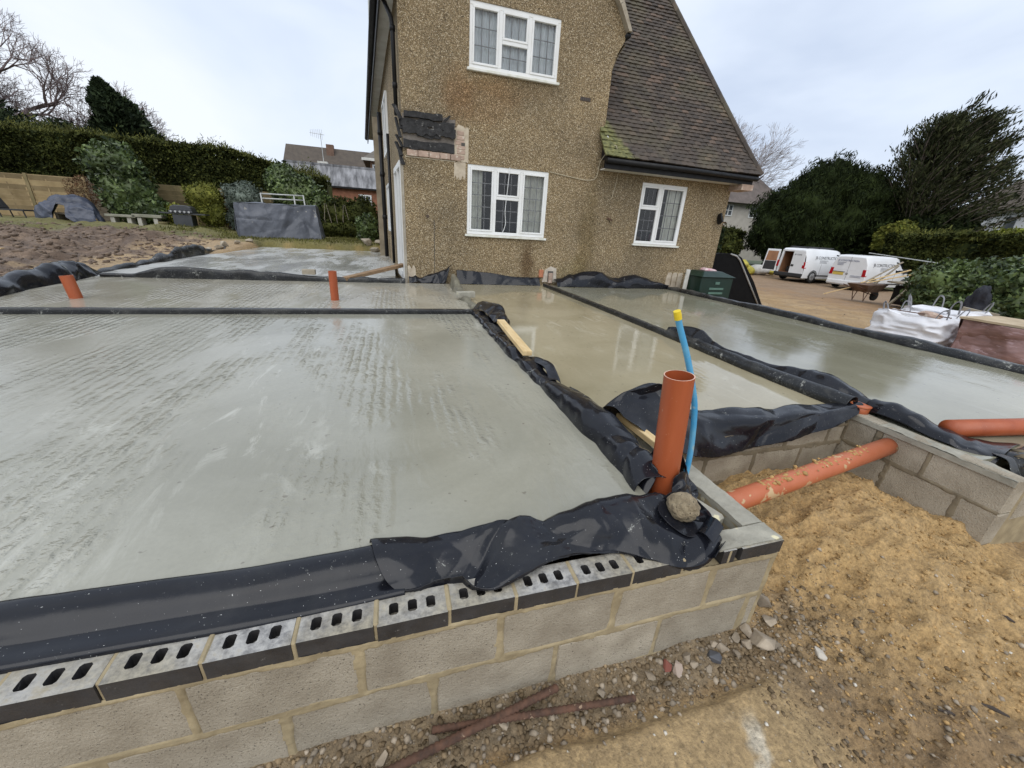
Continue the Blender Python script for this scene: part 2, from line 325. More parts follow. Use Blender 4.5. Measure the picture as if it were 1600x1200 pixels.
def ground():
    xs = np.concatenate([[-900, -300, -120, -60, -40], np.arange(-30, -12, .5), np.arange(-12, -1.6, .1), np.arange(-1.6, 4.2, .017), np.arange(4.2, 9, .12), np.arange(9, 34, .2), [36, 42, 60, 120, 300, 900]])
    ys = np.concatenate([[-400, -100, -30, -10, -4, -2], np.arange(-1.2, .0, .06), np.arange(.0, 1.95, .017), np.arange(1.95, 12, .12), np.arange(12, 26, .2), np.arange(26, 60, 3), [70, 100, 200, 500, 1200]])
    X, Y = np.meshgrid(xs, ys); Z = gh(X, Y); V = np.stack([X, Y, Z], -1).reshape(-1, 3); nx, ny = len(xs), len(ys)
    i = (np.arange(ny-1)[:, None]*nx+np.arange(nx-1)[None]).ravel(); me = npmesh('ground', V, np.stack([i, i+1, i+nx+1, i+nx], 1))
    def L(a, b, w): return a*(1-w[..., None])+np.array(b)*w[..., None]
    jit = fbm(X*1.6, Y*1.6, 2.2, 5); j2 = fbm(X*7, Y*7, 6.6, 4)
    col = np.zeros(X.shape+(3,))+np.array((.33, .215, .10))
    col = L(col, (.30, .18, .085), ss((X-11+jit*3)/5))                                         # drive turns browner
    col = L(col, (.27, .18, .105), ss((X-14+jit*4)/4)*ss((Y-9)/3))
    drive = ss((X-6.6)/.3); dn = fbm(X*.8+3, Y*2.6, 1.0, 4); col = L(col, (.43, .295, .15), drive*ss((jit+.25)/.4)*ss((16-X)/5)*.9); col = L(col, (.21, .14, .082), drive*ss((jit*.5+j2*.5+dn*.5-.02)/.3)*.55)
    sand = ss((X-1.45+jit*.9-(.45-Y)*.55)/.35)*ss((3.6-X)/.3)*ss((Y+.15+jit*.4)/.4)
    col = L(col, (.45, .295, .128), sand)
    soil = ss((X-1.15+jit*.5)/.3)*(1-sand)*ss((3.5-X)/.5)*ss((Y-.25+.5*jit)/.3); col = L(col, (.19, .135, .078), soil*.8)
    path = ss((1.75-X+jit*.8)/.3)*ss((.72-Y)/.05); col = L(col, (.43, .305, .155), path*.9)
    strip = ss((1.6-X)/.3)*ss((Y-.70-.05*j2)/.05)*ss((1.2-Y)/.1); col = L(col, (.24, .178, .105), strip)
    pale = ss((j2+jit*.6-.22)/.12)*ss((2.2-X)/.4)*ss((.62-Y)/.1)*ss((X-.8)/.3); col = L(col, (.66, .60, .48), pale*.75)
    dark = ss((-jit-.1)/.2)*ss((X-1.2)/.4)*ss((.5-Y)/.2); col = L(col, (.23, .155, .085), dark*.5)
    left = ss((-4.4-X)/.4); col = L(col, (.36, .255, .14), left)
    mud = ss((-5.75-X+jit*1.2-(Y-9)*.08)/.5)*ss((18.2-Y+jit*2)/1.0); col = L(col, (.115, .077, .052), mud); col = L(col, (.235, .165, .112), mud*ss((j2-.0)/.2)*.8)
    grass = ss((Y-16.2+jit*.8)/.7)*ss((4-X)/3); col = L(col, (.125, .12, .035), grass*.9)
    far = ss((Y-24)/3)+ss((-15-X)/3)+ss((X-26)/3)*.9; col = L(col, (.06, .08, .03), np.clip(far, 0, 1))
    a = me.color_attributes.new('soil', 'FLOAT_COLOR', 'POINT'); a.data.foreach_set('color', np.concatenate([col.reshape(-1, 3), np.ones((X.size, 1))], 1).astype(np.float32).ravel())
    m, t, p = newmat('earth'); v = coords(t); at = N(t, 'ShaderNodeAttribute', attribute_name='soil')
    c = mix(t, 1.0, at.outputs['Color'], ramp(t, noise(t, v, 14, 8, .72), [(.26, .62), (.5, 1.0), (.74, 1.32)]), 'MULTIPLY'); c = mix(t, 1.0, c, ramp(t, noise(t, v, 55, 5, .7), [(.3, .55), (.5, 1.0), (.7, 1.35)]), 'MULTIPLY')
    c = mix(t, ramp(t, noise(t, v, 85, 3, .6), [(.66, 0.0), (.70, .7)]), c, (.40, .34, .25)); c = mix(t, ramp(t, noise(t, v, 60, 3, .6), [(.68, 0.0), (.72, .6)]), c, (.07, .05, .035))
    t.links.new(c, p.inputs['Base Color']); t.links.new(ramp(t, noise(t, v, 1.8, 4), [(.35, .62), (.6, .95)]), p.inputs['Roughness'])
    b = bumpn(t, p, noise(t, v, 38, 8, .75), .9, .016); bumpn(t, p, noise(t, v, 9, 7, .7), .6, .04, b)
    tag(linkmesh('ground', me, m, None, True), kind='structure')
ground()

# ---------------------------------------------------------------- concrete slabs
def slab(name, x0, x1, y0, y1, z, mat):
    tag(MB().box(x0, x1, y0, y1, z-.18, z).build(name, mat), kind='structure')
S_grey = slabmat('wet_grey_concrete', (.335, .325, .262), (.25, .242, .188), (.54, .53, .46), 1.0, .57, 3.1, .32)
S_strip = slabmat('wet_strip_concrete', (.40, .375, .30), (.31, .285, .22), (.58, .56, .49), .9, .55, 9.4, .36)
S_far = slabmat('wet_far_concrete', (.48, .48, .45), (.34, .335, .30), (.66, .66, .64), .6, .45, 21.7, .50)
S_tan = slabmat('muddy_wet_concrete', (.40, .352, .235), (.30, .258, .16), (.56, .53, .42), .05, .75, 14.2, .14)
S_green = slabmat('wet_green_grey_concrete', (.31, .295, .215), (.225, .212, .148), (.48, .47, .41), .08, .74, 5.5, .14)
slab('concrete_slab', -4.72, 1.06, 1.12, 5.19, .05, S_grey)
slab('concrete_slab', -4.72, 1.06, 5.21, 8.12, .046, S_strip)
slab('concrete_slab', -4.95, .02, 8.14, 16.9, .05, S_far)
slab('concrete_slab', 1.12, 3.2, 1.80, 8.36, .03, S_tan)
slab('concrete_slab', 3.26, 6.40, 1.10, 8.36, .035, S_green)

# ---------------------------------------------------------------- block walls
def jit_block(w, d, h, seed, amt=.003, cut=.006):
    """a block with slightly uneven, chipped edges (shared mesh)"""
    r = random.Random(seed); m = MB(); xs = [-w/2, -w/2+cut, -w/6, w/6, w/2-cut, w/2]; zs = [0, cut, h/2, h-cut, h]
    n = len(xs); k = len(zs)
    for y in (-d/2, d/2):
        for z in zs:
            for x in xs:
                ex = (abs(x) == w/2); ez = z in (0, h); yy = y+(cut*(1 if y < 0 else -1) if (ex or ez) else 0)
                m.v.append((x+r.uniform(-amt, amt)*(1 if ex else .3), yy+r.uniform(-amt, amt)*.4, z+r.uniform(-amt, amt)*(1 if ez else .3)))
    def id_(s, i, j): return s*n*k+j*n+i
    for j in range(k-1):
        for i in range(n-1):
            m.f.append((id_(0, i, j), id_(0, i+1, j), id_(0, i+1, j+1), id_(0, i, j+1))); m.f.append((id_(1, i, j), id_(1, i, j+1), id_(1, i+1, j+1), id_(1, i+1, j)))
    for i in range(n-1):
        m.f.append((id_(0, i, k-1), id_(0, i+1, k-1), id_(1, i+1, k-1), id_(1, i, k-1))); m.f.append((id_(0, i+1, 0), id_(0, i, 0), id_(1, i, 0), id_(1, i+1, 0)))
    for j in range(k-1):
        m.f.append((id_(0, 0, j+1), id_(1, 0, j+1), id_(1, 0, j), id_(0, 0, j))); m.f.append((id_(0, n-1, j), id_(1, n-1, j), id_(1, n-1, j+1), id_(0, n-1, j+1)))
    me = bpy.data.meshes.new('block'); me.from_pydata(m.v, [], m.f); me.update(); me.materials.append(M_block); return me
_bm = {}
def put_block(parent, x, y, z, w, d=.1, h=.215, rz=0, name='block', mat=None):
    key = (round(w, 3), round(d, 3), h, random.randint(0, 2), mat)
    if key not in _bm:
        _bm[key] = jit_block(w, d, h, hash(key[:3]) % 999+key[3])
        if mat: _bm[key].materials[0] = mat
    o = bpy.data.objects.new(name, _bm[key]); C.objects.link(o); o.parent = parent; p = Vector((x, y, z))-origin(parent); o.location = p; o.rotation_euler = (random.uniform(-.006, .006), random.uniform(-.004, .004), rz)
    return o
def eng_brick_mesh():
    w, d, h = .215, .1025, .065; m = MB(); hx = [-.058, 0, .058]; a, b = .0145, .021
    xs = [-w/2]; 
    for q in hx: xs += [q-a, q+a]
    xs += [w/2]; ys = [-d/2, -b, b, d/2]; c = .006
    for j in range(3):
        for i in range(7):
            x0, x1, y0, y1 = xs[i], xs[i+1], ys[j], ys[j+1]
            if j == 1 and i % 2 == 1:
                P = [(x0+c, y0), (x1-c, y0), (x1, y0+c), (x1, y1-c), (x1-c, y1), (x0+c, y1), (x0, y1-c), (x0, y0+c)]
                for (p, q, r) in (((x0, y0), P[0], P[7]), ((x1, y0), P[2], P[1]), ((x1, y1), P[4], P[3]), ((x0, y1), P[6], P[5])): m.add([p+(h,), q+(h,), r+(h,)], [(0, 1, 2)])
                m.add([p+(h,) for p in P]+[p+(h-.045,) for p in P], [(k, (k+1) % 8, (k+1) % 8+8, k+8) for k in range(8)]+[tuple(range(8, 16))])
            else: m.add([(x0, y0, h), (x1, y0, h), (x1, y1, h), (x0, y1, h)], [(0, 1, 2, 3)])
    m.add([(-w/2, -d/2, 0), (w/2, -d/2, 0), (w/2, d/2, 0), (-w/2, d/2, 0), (-w/2, -d/2, h), (w/2, -d/2, h), (w/2, d/2, h), (-w/2, d/2, h)], [(3, 2, 1, 0), (0, 1, 5, 4), (1, 2, 6, 5), (2, 3, 7, 6), (3, 0, 4, 7)])
    me = bpy.data.meshes.new('brick'); me.from_pydata(m.v, [], m.f); me.update(); me.materials.append(M_eng); return me
FY = .885
def wobbly_slab(x0, x1, y0, y1, z0, z1, nx, ny, amp, sc, name, mat, parent):
    """mortar body: box with an uneven skin"""
    m = MB(); m.box(x0, x1, y0, y1, z0, z1)
    xs = np.linspace(x0, x1, nx+1); ys = np.linspace(y0, y1, ny+1); X, Y = np.meshgrid(xs, ys); Z = z1+.002+amp*(fbm(X*sc, Y*sc, 2.0)+.15)
    b = [(float(X[j, i]), float(Y[j, i]), float(Z[j, i])) for j in range(ny+1) for i in range(nx+1)]
    m.add(b, [(j*(nx+1)+i, j*(nx+1)+i+1, (j+1)*(nx+1)+i+1, (j+1)*(nx+1)+i) for j in range(ny) for i in range(nx)])
    return m.build(name, mat, parent)
fw = thing('block_wall', 'front foundation wall of grey concrete blocks under a course of black perforated bricks', 'wall', (0, .93, -.55))
core = MB(); core.box(-2.6, 1.508, FY+.006, FY+.095, -.8, -.068); core.build('mortar_bed', M_mortar, fw)
def mortar_skin(parent, axis, plane, sgn, u0, u1, z0, z1, courses, mat, res=.006, proud=.0045, wide=.012, seed=1.0):
    """pointing smeared unevenly over the joints: proud near each joint, sunk behind the block faces elsewhere"""
    us = np.arange(u0, u1+res, res); zs = np.arange(z0, z1+res, res); U, Z = np.meshgrid(us, zs); D = np.full(U.shape, 9.0)
    for (za, zb, joints) in courses:
        D = np.minimum(D, np.abs(Z-zb)); inr = (Z > za-.005) & (Z < zb+.005)
        for j in joints: D = np.where(inr, np.minimum(D, np.abs(U-j)), D)
    n1 = fbm(U*9+seed, Z*9, seed, 4); n2 = fbm(U*45, Z*45+seed, 2.0, 3); wd = wide*(1+1.3*n1)
    off = np.where(D < wd, proud*(.5+.9*n2), proud-(D-wd)*1.4-.001+.0025*n2); off = np.maximum(off, -.02)
    P = (lambda a, b, o: (plane+sgn*o, a, b)) if axis == 'x' else (lambda a, b, o: (a, plane+sgn*o, b))
    V = np.stack([np.broadcast_to(q, U.shape) for q in P(U, Z, off)], -1).reshape(-1, 3)-np.array(origin(parent)); nx_ = len(us); i = (np.arange(len(zs)-1)[:, None]*nx_+np.arange(nx_-1)[None]).ravel()
    linkmesh('pointing', npmesh('pointing', V, np.stack([i, i+1, i+nx_+1, i+nx_], 1)), mat, parent, True)
ebm = eng_brick_mesh()
for k in range(17):
    cx = 1.515-.1075-.225*k-.055
    if k == 0: cx = 1.515-.1075
    if k == 1: continue
    o = bpy.data.objects.new('brick', ebm); C.objects.link(o); o.parent = fw
    o.location = Vector((cx, FY+.05+random.uniform(-.003, .002), -.065+random.uniform(-.002, .001)))-origin(fw); o.rotation_euler = (random.uniform(-.012, .012), random.uniform(-.01, .01), random.uniform(-.012, .012))
o = bpy.data.objects.new('brick', ebm); C.objects.link(o); o.parent = fw; o.location = Vector((1.238, FY+.05, -.065))-origin(fw); o.scale = (.30, 1, 1)
# mortar smeared over the corner bricks and in the joints
wobbly_slab(1.19, 1.515, FY+.006, FY+.10, -.004, .001, 34, 12, .007, 22, 'mortar_smear', M_mortar_grey, fw)
for k in range(1, 16):
    cx = 1.515-.225*k-.055+.006
    mj = MB(); mj.box(cx-.008, cx+.008, FY-.001+random.uniform(-.003, .004), FY+.1, -.075, -.001+random.uniform(0, .005)); mj.build('mortar_joint', M_mortar, fw, bevel=.004)
J1 = [1.505, 1.183, .745, .29, -.168, -.626, -1.08, -1.53, -1.98]
J2 = [1.505, 1.437, .978, .518, .060, -.406, -.86, -1.31, -1.76, -2.2]
for J, z in ((J1, -.295), (J2, -.525)):
    for a, b in zip(J[:-1], J[1:]): put_block(fw, (a+b)/2+.003, FY+.05+random.uniform(-.003, .003), z, a-b-.014)
for a, b in zip(J2[:-1], J2[1:]): put_block(fw, (a+b)/2+.15, FY+.05, -.755, a-b-.012)
mortar_skin(fw, 'y', FY, -1, -1.45, 1.503, -.62, -.066, [(-.295, -.074, J1), (-.525, -.302, J2), (-.76, -.533, [])], M_mortar)
# right return of the front wall (outer leaf running back)
rw = thing('block_wall', 'short return wall of mortared blocks beside the open pit, behind the round stone', 'wall', (1.46, 1.3, -.55))
MB().box(1.405, 1.508, FY+.11, 1.79, -.8, -.012).build('mortar_bed', M_mortar, rw)
for i, (a, b) in enumerate(((.995, 1.21), (1.22, 1.66), (1.67, 1.78))): put_block(rw, 1.457, (a+b)/2, -.30, b-a, .108, .215, math.pi/2)
for i, (a, b) in enumerate(((.99, 1.43), (1.44, 1.78))): put_block(rw, 1.457, (a+b)/2, -.53, b-a, .108, .215, math.pi/2)
for k in range(4): put_block(rw, 1.457, 1.10+.205*k, -.075, .196, .104, .07, math.pi/2, 'coping_block', M_mortar_grey)
wobbly_slab(1.403, 1.512, .99, 1.80, -.02, .0, 10, 60, .006, 25, 'mortar_smear', M_mortar_grey, rw)
# pit: back wall and right hand wall
pw = thing('block_wall', 'back wall of the sandy pit, two courses of pale blocks half hidden by black sheet', 'wall', (2.3, 1.8, -.55))
MB().box(1.52, 3.17, 1.765, 1.86, -.8, -.045).build('mortar_bed', M_mortar_damp, pw)
for a, b in ((1.53, 1.74), (1.76, 2.17), (2.19, 2.60), (2.62, 3.00), (3.02, 3.16)): put_block(pw, (a+b)/2, 1.80, -.19, b-a, .1, .15)
for a, b in ((1.53, 1.93), (1.95, 2.35), (2.37, 2.78), (2.80, 3.15)): put_block(pw, (a+b)/2, 1.798, -.415, b-a, .1, .212)
mortar_skin(pw, 'y', 1.75, -1, 1.53, 3.165, -.6, -.042, [(-.19, -.040, [1.75, 2.18, 2.61, 3.01]), (-.415, -.197, [1.94, 2.36, 2.79]), (-.7, -.423, [])], M_mortar_damp, .008, .006, .016, 4.0)
sw = thing('block_wall', 'right wall of the sandy pit, bare concrete blocks with smeared joints', 'wall', (3.23, 1.3, -.55))
MB().box(3.19, 3.28, .90, 1.86, -.8, .030).build('mortar_bed', M_mortar_damp, sw)
for a, b in ((.895, 1.26), (1.275, 1.53), (1.575, 1.75), (1.77, 1.85)): put_block(sw, 3.232, (a+b)/2, -.175, b-a, .105, .215, math.pi/2)
for a, b in ((.895, 1.06), (1.07, 1.43), (1.44, 1.85)): put_block(sw, 3.232, (a+b)/2, -.40, b-a, .105, .215, math.pi/2)
mortar_skin(sw, 'x', 3.1795, -1, .90, 1.85, -.6, .034, [(-.175, .04, [1.268, 1.553, 1.76]), (-.40, -.18, [1.065, 1.435]), (-.7, -.408, [])], M_mortar_damp, .007, .005, .011, 7.0)
wobbly_slab(3.17, 3.29, .90, 1.86, .0, .035, 10, 60, .012, 16, 'mortar_smear', M_mortar_grey, sw)
fr = thing('block_wall', 'block wall and rough rubble in front of the right hand slab, under the orange pipe', 'wall', (4.6, .98, -.55))
MB().box(3.29, 6.55, .90, 1.0, -.8, -.03).build('mortar_bed', M_mortar, fr)
for k in range(7): put_block(fr, 3.55+.45*k, .948, -.245, .438, .105, .215)
ew = thing('block_wall', 'low edge wall of blocks along the driveway side of the right slab', 'wall', (6.5, 4.5, -.55))
MB().box(6.42, 6.52, 1.02, 8.2, -.8, .05).build('mortar_bed', M_mortar, ew)
for k in range(15): put_block(ew, 6.475, 1.35+.45*k, -.17, .438, .105, .215, math.pi/2)

# ---------------------------------------------------------------- black polythene sheets
def cr(P, n):
    """Catmull-Rom resample of control points (k,3) to n points"""
    P = np.asarray(P, float); k = len(P); t = np.linspace(0, k-1, n); i = np.clip(t.astype(int), 0, k-2); u = (t-i)[:, None]
    g = lambda j: P[np.clip(j, 0, k-1)]
    a, b, c, d = g(i-1), g(i), g(i+1), g(i+2)
    return .5*(2*b+(c-a)*u+(2*a-5*b+4*c-d)*u*u+(3*b-a-3*c+d)*u**3)
def sheet(name, rows, label, nu=90, nv=24, amp=.006, sc=9, crease=.5, mat=None, group=None, seed=0, thick=.002, edge=0.0, folds=60):
    rows = [cr(r, nu) for r in rows]; G = np.stack(rows, 1); G = np.stack([cr(G[i], nv) for i in range(nu)], 0)
    du = np.gradient(G, axis=0); dv = np.gradient(G, axis=1); Nn = np.cross(du, dv); Nn /= np.linalg.norm(Nn, axis=2, keepdims=True)+1e-9
    x, y, z = G[..., 0], G[..., 1], G[..., 2]
    w = fbm(x*sc+seed, y*sc, z*sc, 3); rid = 1-np.abs(vn(x*sc*.5+seed*3, y*sc*.5+4, z*sc*.5))*2.2; rid2 = 1-np.abs(vn(x*sc*1.6-seed, y*sc*1.6, z*sc*1.6+7))*2.4
    disp = amp*(w*.45+crease*.28*np.clip(rid, -1, 1)+crease*.10*np.clip(rid2, -1, 1))
    # sharp fold lines, each a ridge with its own direction, width and length
    U = np.concatenate([[0], np.cumsum(np.linalg.norm(np.diff(G[:, nv//2], axis=0), axis=1))]); Vv = np.concatenate([[0], np.cumsum(np.linalg.norm(np.diff(G[nu//2], axis=0), axis=1))]); UU, VV = np.meshgrid(U, Vv, indexing='ij')
    fr_ = np.random.default_rng(seed+100); kf = int(5+folds*.42*(U[-1]*Vv[-1])**.5)
    for _ in range(kf):
        u0, v0, a = fr_.uniform(0, U[-1]), fr_.uniform(0, Vv[-1]), fr_.uniform(0, 3.1416); ca, sa = math.cos(a), math.sin(a); d_ = (UU-u0)*ca+(VV-v0)*sa; l_ = -(UU-u0)*sa+(VV-v0)*ca
        wd = fr_.uniform(.6, 2.4)*min(Vv[-1], .5)*.26; ln_ = fr_.uniform(.8, 3.0)*min(Vv[-1], .6)*.8; disp = disp+fr_.choice([-.6, 1])*amp*fr_.uniform(.6, 1.7)*crease*np.clip(1-np.abs(d_)/wd, 0, 1)**1.1*np.exp(-(l_/ln_)**2)
    G = G+Nn*disp[..., None]
    if edge:
        e_ = fbm(np.arange(nu)*.35+seed, np.zeros(nu)+2.2, 1.0, 3)*edge; G[:, -1] += dv[:, -1]/(np.linalg.norm(dv[:, -1], axis=1, keepdims=True)+1e-9)*e_[:, None]
    V = G.reshape(-1, 3); i = (np.arange(nu-1)[:, None]*nv+np.arange(nv-1)[None]).ravel()
    me = npmesh(name, V, np.stack([i, i+1, i+nv+1, i+nv], 1)); o = linkmesh(name, me, mat or M_black, None, True)
    so_ = o.modifiers.new('solid', 'SOLIDIFY'); so_.thickness = thick; so_.offset = 0
    tag(o, label, 'plastic sheet', group); return o
def sweep(path, prof, var=None):
    """rows for sheet(): offset profile [(side, up)] along a path; side is +right of travel"""
    P = [Vector(p) for p in path]; rows = [[] for _ in prof]
    for i, p in enumerate(P):
        d = (P[min(i+1, len(P)-1)]-P[max(i-1, 0)]); d.z = 0; d.normalize(); r = Vector((d.y, -d.x, 0)); s = var[i] if var else 1
        for k, (a, u) in enumerate(prof): rows[k].append(tuple(p+r*a+Vector((0, 0, u*s))))
    return rows
sheet('polythene_sheet', [[(x, y+(.012*math.sin(x*3)), z+.004*math.sin(x*5+k)) for x in (-2.6, -1.9, -1.4, -.9, -.5, -.25, -.1, -.02)] for k, (y, z) in enumerate(((1.17, .03), (1.165, .058), (1.12, .062), (1.075, .045), (1.05, .018), (1.03, .012), (.985, .012), (.975, -.01)))],
      'smooth black plastic sheet laid along the left of the front wall bricks', 150, 34, .0022, 7, .5, seed=2)
inn = [(-.14, 1.185, .035), (.12, 1.185, .035), (.39, 1.19, .04), (.53, 1.18, .035), (.76, 1.18, .035), (.98, 1.18, .04), (1.10, 1.19, .05)]
i2 = [(-.13, 1.168, .070), (.12, 1.168, .082), (.385, 1.165, .105), (.53, 1.15, .075), (.76, 1.147, .088), (.98, 1.15, .095), (1.12, 1.16, .09)]
m1 = [(-.11, 1.08, .066), (.10, 1.09, .082), (.36, 1.11, .098), (.53, 1.10, .07), (.76, 1.09, .088), (1.00, 1.08, .062), (1.15, 1.10, .05)]
m2 = [(-.08, 1.02, .03), (.09, 1.03, .055), (.33, 1.04, .066), (.55, 1.06, .062), (.78, 1.03, .074), (1.0, 1.0, .045), (1.19, 1.02, .035)]
ot = [(-.04, .980, .010), (.09, .965, .018), (.27, .93, .028), (.50, .985, .046), (.77, .968, .03), (1.0, .868, .006), (1.22, .95, .03)]
o2 = [(-.03, .976, .004), (.09, .957, .008), (.28, .918, .012), (.52, .972, .03), (.78, .955, .012), (1.02, .848, -.02), (1.225, .93, .012)]
sheet('polythene_sheet', [inn, i2, m1, m2, ot, o2], 'crumpled black plastic sheet billowing over the bricks left of the round stone', 260, 100, .0145, 5.0, 1.0, seed=5, edge=.006, folds=120)
# cup of sheet round the stone
cup = []
for k, (r_, z_) in enumerate(((.035, .03), (.07, .026), (.095, .040), (.108, .062), (.115, .078))):
    cup.append([(1.125+r_*math.cos(a)*1.05, 1.045+r_*math.sin(a)*.8, z_*(1.0+.35*math.sin(a))+.012*math.sin(3*a+k)) for a in np.linspace(-.2*math.pi, 1.75*math.pi, 15)])
sheet('polythene_sheet', cup, 'cupped fold of black plastic sheet holding the round stone', 90, 24, .005, 14, .7, seed=9)
roll = [[(1.12+.035*t, .905+.055*math.sin(a)+.02*t, .035+.055*math.cos(a)*(.75+.05*t)) for t in (0, 1, 2, 3)] for a in np.linspace(-.6, 4.6, 9)]
sheet('polythene_sheet', roll, 'curled end of black plastic sheet hanging over the corner bricks', 30, 50, .003, 9, .5, seed=12)
# skirt round the foot of the upright pipe
skirt = [[(1.215+r_*math.cos(a), 1.30+r_*math.sin(a), z_+.03*math.sin(4*a+1)*(z_ > .03)) for a in np.linspace(-1.9, 3.6, 14)] for r_, z_ in ((.16, .03), (.125, .05), (.10, .085), (.093, .135))]
sheet('polythene_sheet', skirt, 'ragged black plastic skirt round the foot of the tall orange pipe', 110, 20, .009, 12, .9, seed=3, edge=.02)
# divider between main slab and tan slab
dpath = [(1.10, 1.24, .04), (1.12, 1.5, .045), (1.115, 1.9, .045), (1.10, 2.4, .045), (1.075, 2.9, .04), (1.06, 3.5, .04), (1.06, 4.2, .04), (1.06, 5.0, .04), (1.06, 5.3, .04)]
sheet('polythene_sheet', sweep(dpath, [(-.085, 0), (-.075, .045), (-.05, .078), (.0, .088), (.055, .082), (.09, .06), (.10, -.015)], [1, 1.3, 1.2, 1.0, .95, 1, .85, .8, .7]),
      'long black plastic sheet wrapped over the upstand between grey and tan slabs', 300, 34, .012, 5.0, .95, M_black, seed=21, folds=130)
sheet('polythene_sheet', [[(1.16, 1.5, .05), (1.17, 1.75, .06), (1.175, 2.1, .08), (1.17, 2.35, .07)], [(1.2, 1.5, .10), (1.22, 1.75, .13), (1.21, 2.1, .14), (1.2, 2.4, .10)], [(1.235, 1.5, .07), (1.26, 1.75, .07), (1.25, 2.1, .085), (1.22, 2.45, .06)]],
      'raised flap of black sheet on the divider near the pit', 60, 20, .009, 8, .8, seed=31)
sheet('polythene_sheet', [[(1.09, 2.55, .10), (1.12, 2.75, .13), (1.10, 2.95, .11), (1.07, 3.08, .09)], [(1.15, 2.5, .11), (1.18, 2.72, .165), (1.15, 2.95, .14), (1.1, 3.1, .1)], [(1.18, 2.45, .05), (1.215, 2.72, .06), (1.19, 2.95, .055), (1.13, 3.1, .045)]],
      'upturned black sheet edge on the divider just before the pale timber', 60, 20, .006, 8, .8, seed=37)
sheet('polythene_sheet', [[(1.04, 5.3, .08), (1.08, 5.05, .12), (1.11, 4.7, .12), (1.11, 4.35, .09)], [(1.12, 5.35, .16), (1.2, 5.1, .21), (1.25, 4.75, .21), (1.2, 4.3, .12)], [(1.22, 5.25, .12), (1.29, 5.05, .15), (1.30, 4.7, .12), (1.24, 4.25, .06)], [(1.2, 5.1, .04), (1.31, 5.0, .04), (1.32, 4.7, .035), (1.25, 4.2, .035)]],
      'folded black sheet peak at the far end of the divider beyond the timber', 70, 30, .014, 6, .9, seed=41)
# pit back sheet
sheet('polythene_sheet', [[(1.20, 1.98, .03), (1.36, 2.0, .03), (1.6, 1.98, .035), (1.9, 1.95, .035), (2.5, 1.93, .035), (3.0, 1.92, .035), (3.2, 1.9, .05)],
      [(1.19, 1.93, .16), (1.33, 1.94, .26), (1.58, 1.93, .31), (1.86, 1.91, .12), (2.5, 1.89, .075), (3.0, 1.88, .085), (3.24, 1.86, .105)],
      [(1.24, 1.84, .20), (1.38, 1.86, .25), (1.62, 1.86, .22), (1.88, 1.78, .085), (2.5, 1.755, .075), (3.0, 1.75, .09), (3.25, 1.75, .115)],
      [(1.34, 1.74, .12), (1.46, 1.76, .10), (1.66, 1.74, .03), (1.93, 1.715, -.05), (2.45, 1.71, -.02), (2.95, 1.71, .03), (3.2, 1.72, .085)],
      [(1.42, 1.68, .05), (1.52, 1.69, .0), (1.7, 1.685, -.10), (1.97, 1.68, -.15), (2.40, 1.685, -.11), (2.9, 1.69, -.03), (3.16, 1.70, .06)]],
      'glossy black sheet folded over the back wall of the pit behind the orange pipe', 220, 70, .014, 3.6, 1.0, seed=51, edge=.008, folds=60)
sheet('polythene_sheet', sweep([(3.23, 1.80, .03), (3.23, 2.1, .03), (3.22, 2.5, .03), (3.22, 3.0, .03), (3.23, 3.5, .03), (3.23, 3.95, .03)], [(-.06, 0), (-.065, .05), (-.03, .095), (.02, .10), (.05, .06), (.055, 0)], [1.1, 1, .95, .95, .95, .9]),
      'thick dirty roll of black sheet between tan slab and right slab', 160, 24, .006, 5, .6, M_black_dirty, seed=57)
sheet('polythene_sheet', [[(3.27, 1.75, .08), (3.28, 2.1, .09), (3.27, 2.6, .09), (3.26, 3.1, .10), (3.25, 3.6, .10), (3.22, 4.0, .05)], [(3.36, 1.72, .12), (3.37, 2.15, .19), (3.34, 2.6, .14), (3.29, 3.1, .12), (3.30, 3.6, .22), (3.25, 4.0, .14)], [(3.45, 1.65, .07), (3.50, 2.2, .12), (3.42, 2.6, .06), (3.33, 3.1, .07), (3.38, 3.55, .14), (3.3, 3.95, .1)], [(3.48, 1.6, .04), (3.53, 2.2, .042), (3.46, 2.6, .04), (3.36, 3.1, .042), (3.4, 3.5, .042), (3.32, 3.9, .042)]],
      'loose wavy flap of black sheet lying beside the roll on the right slab', 150, 30, .012, 5, .9, seed=61)
sheet('polythene_sheet', [[(3.29, 1.76, .05), (3.30, 1.5, .05), (3.31, 1.25, .03), (3.4, 1.08, .0)], [(3.35, 1.75, .13), (3.38, 1.5, .11), (3.40, 1.28, .07), (3.5, 1.10, .05)], [(3.42, 1.72, .10), (3.46, 1.5, .06), (3.52, 1.3, .05), (3.72, 1.15, .055)], [(3.46, 1.7, .038), (3.5, 1.5, .038), (3.58, 1.32, .038), (3.85, 1.17, .038)]],
      'torn black sheet beside the orange cap at the pit corner', 80, 28, .014, 7, .9, M_black, seed=66, edge=.02)
sheet('polythene_sheet', sweep([(3.0, 1.02, -.02), (3.5, 1.03, -.02), (4.2, 1.02, -.02), (5.2, 1.02, -.02), (6.3, 1.02, -.02)], [(-.12, .06), (-.05, .075), (.02, .05), (.08, .0), (.14, -.10)])
      and [[(3.45, 1.13, .045), (4.0, 1.14, .05), (5.2, 1.14, .05), (6.3, 1.14, .05)], [(3.42, 1.05, .05), (4.0, 1.06, .06), (5.2, 1.06, .06), (6.3, 1.06, .06)], [(3.36, .99, .01), (4.0, .99, .02), (5.2, .99, .02), (6.3, .99, .02)], [(3.34, .95, -.02), (4.0, .93, -.02), (5.2, .93, -.02), (6.3, .93, -.02)]],
      'muddy black sheet along the front edge of the right slab under the pipe', 120, 24, .02, 6, .9, M_black_dirty, seed=68)
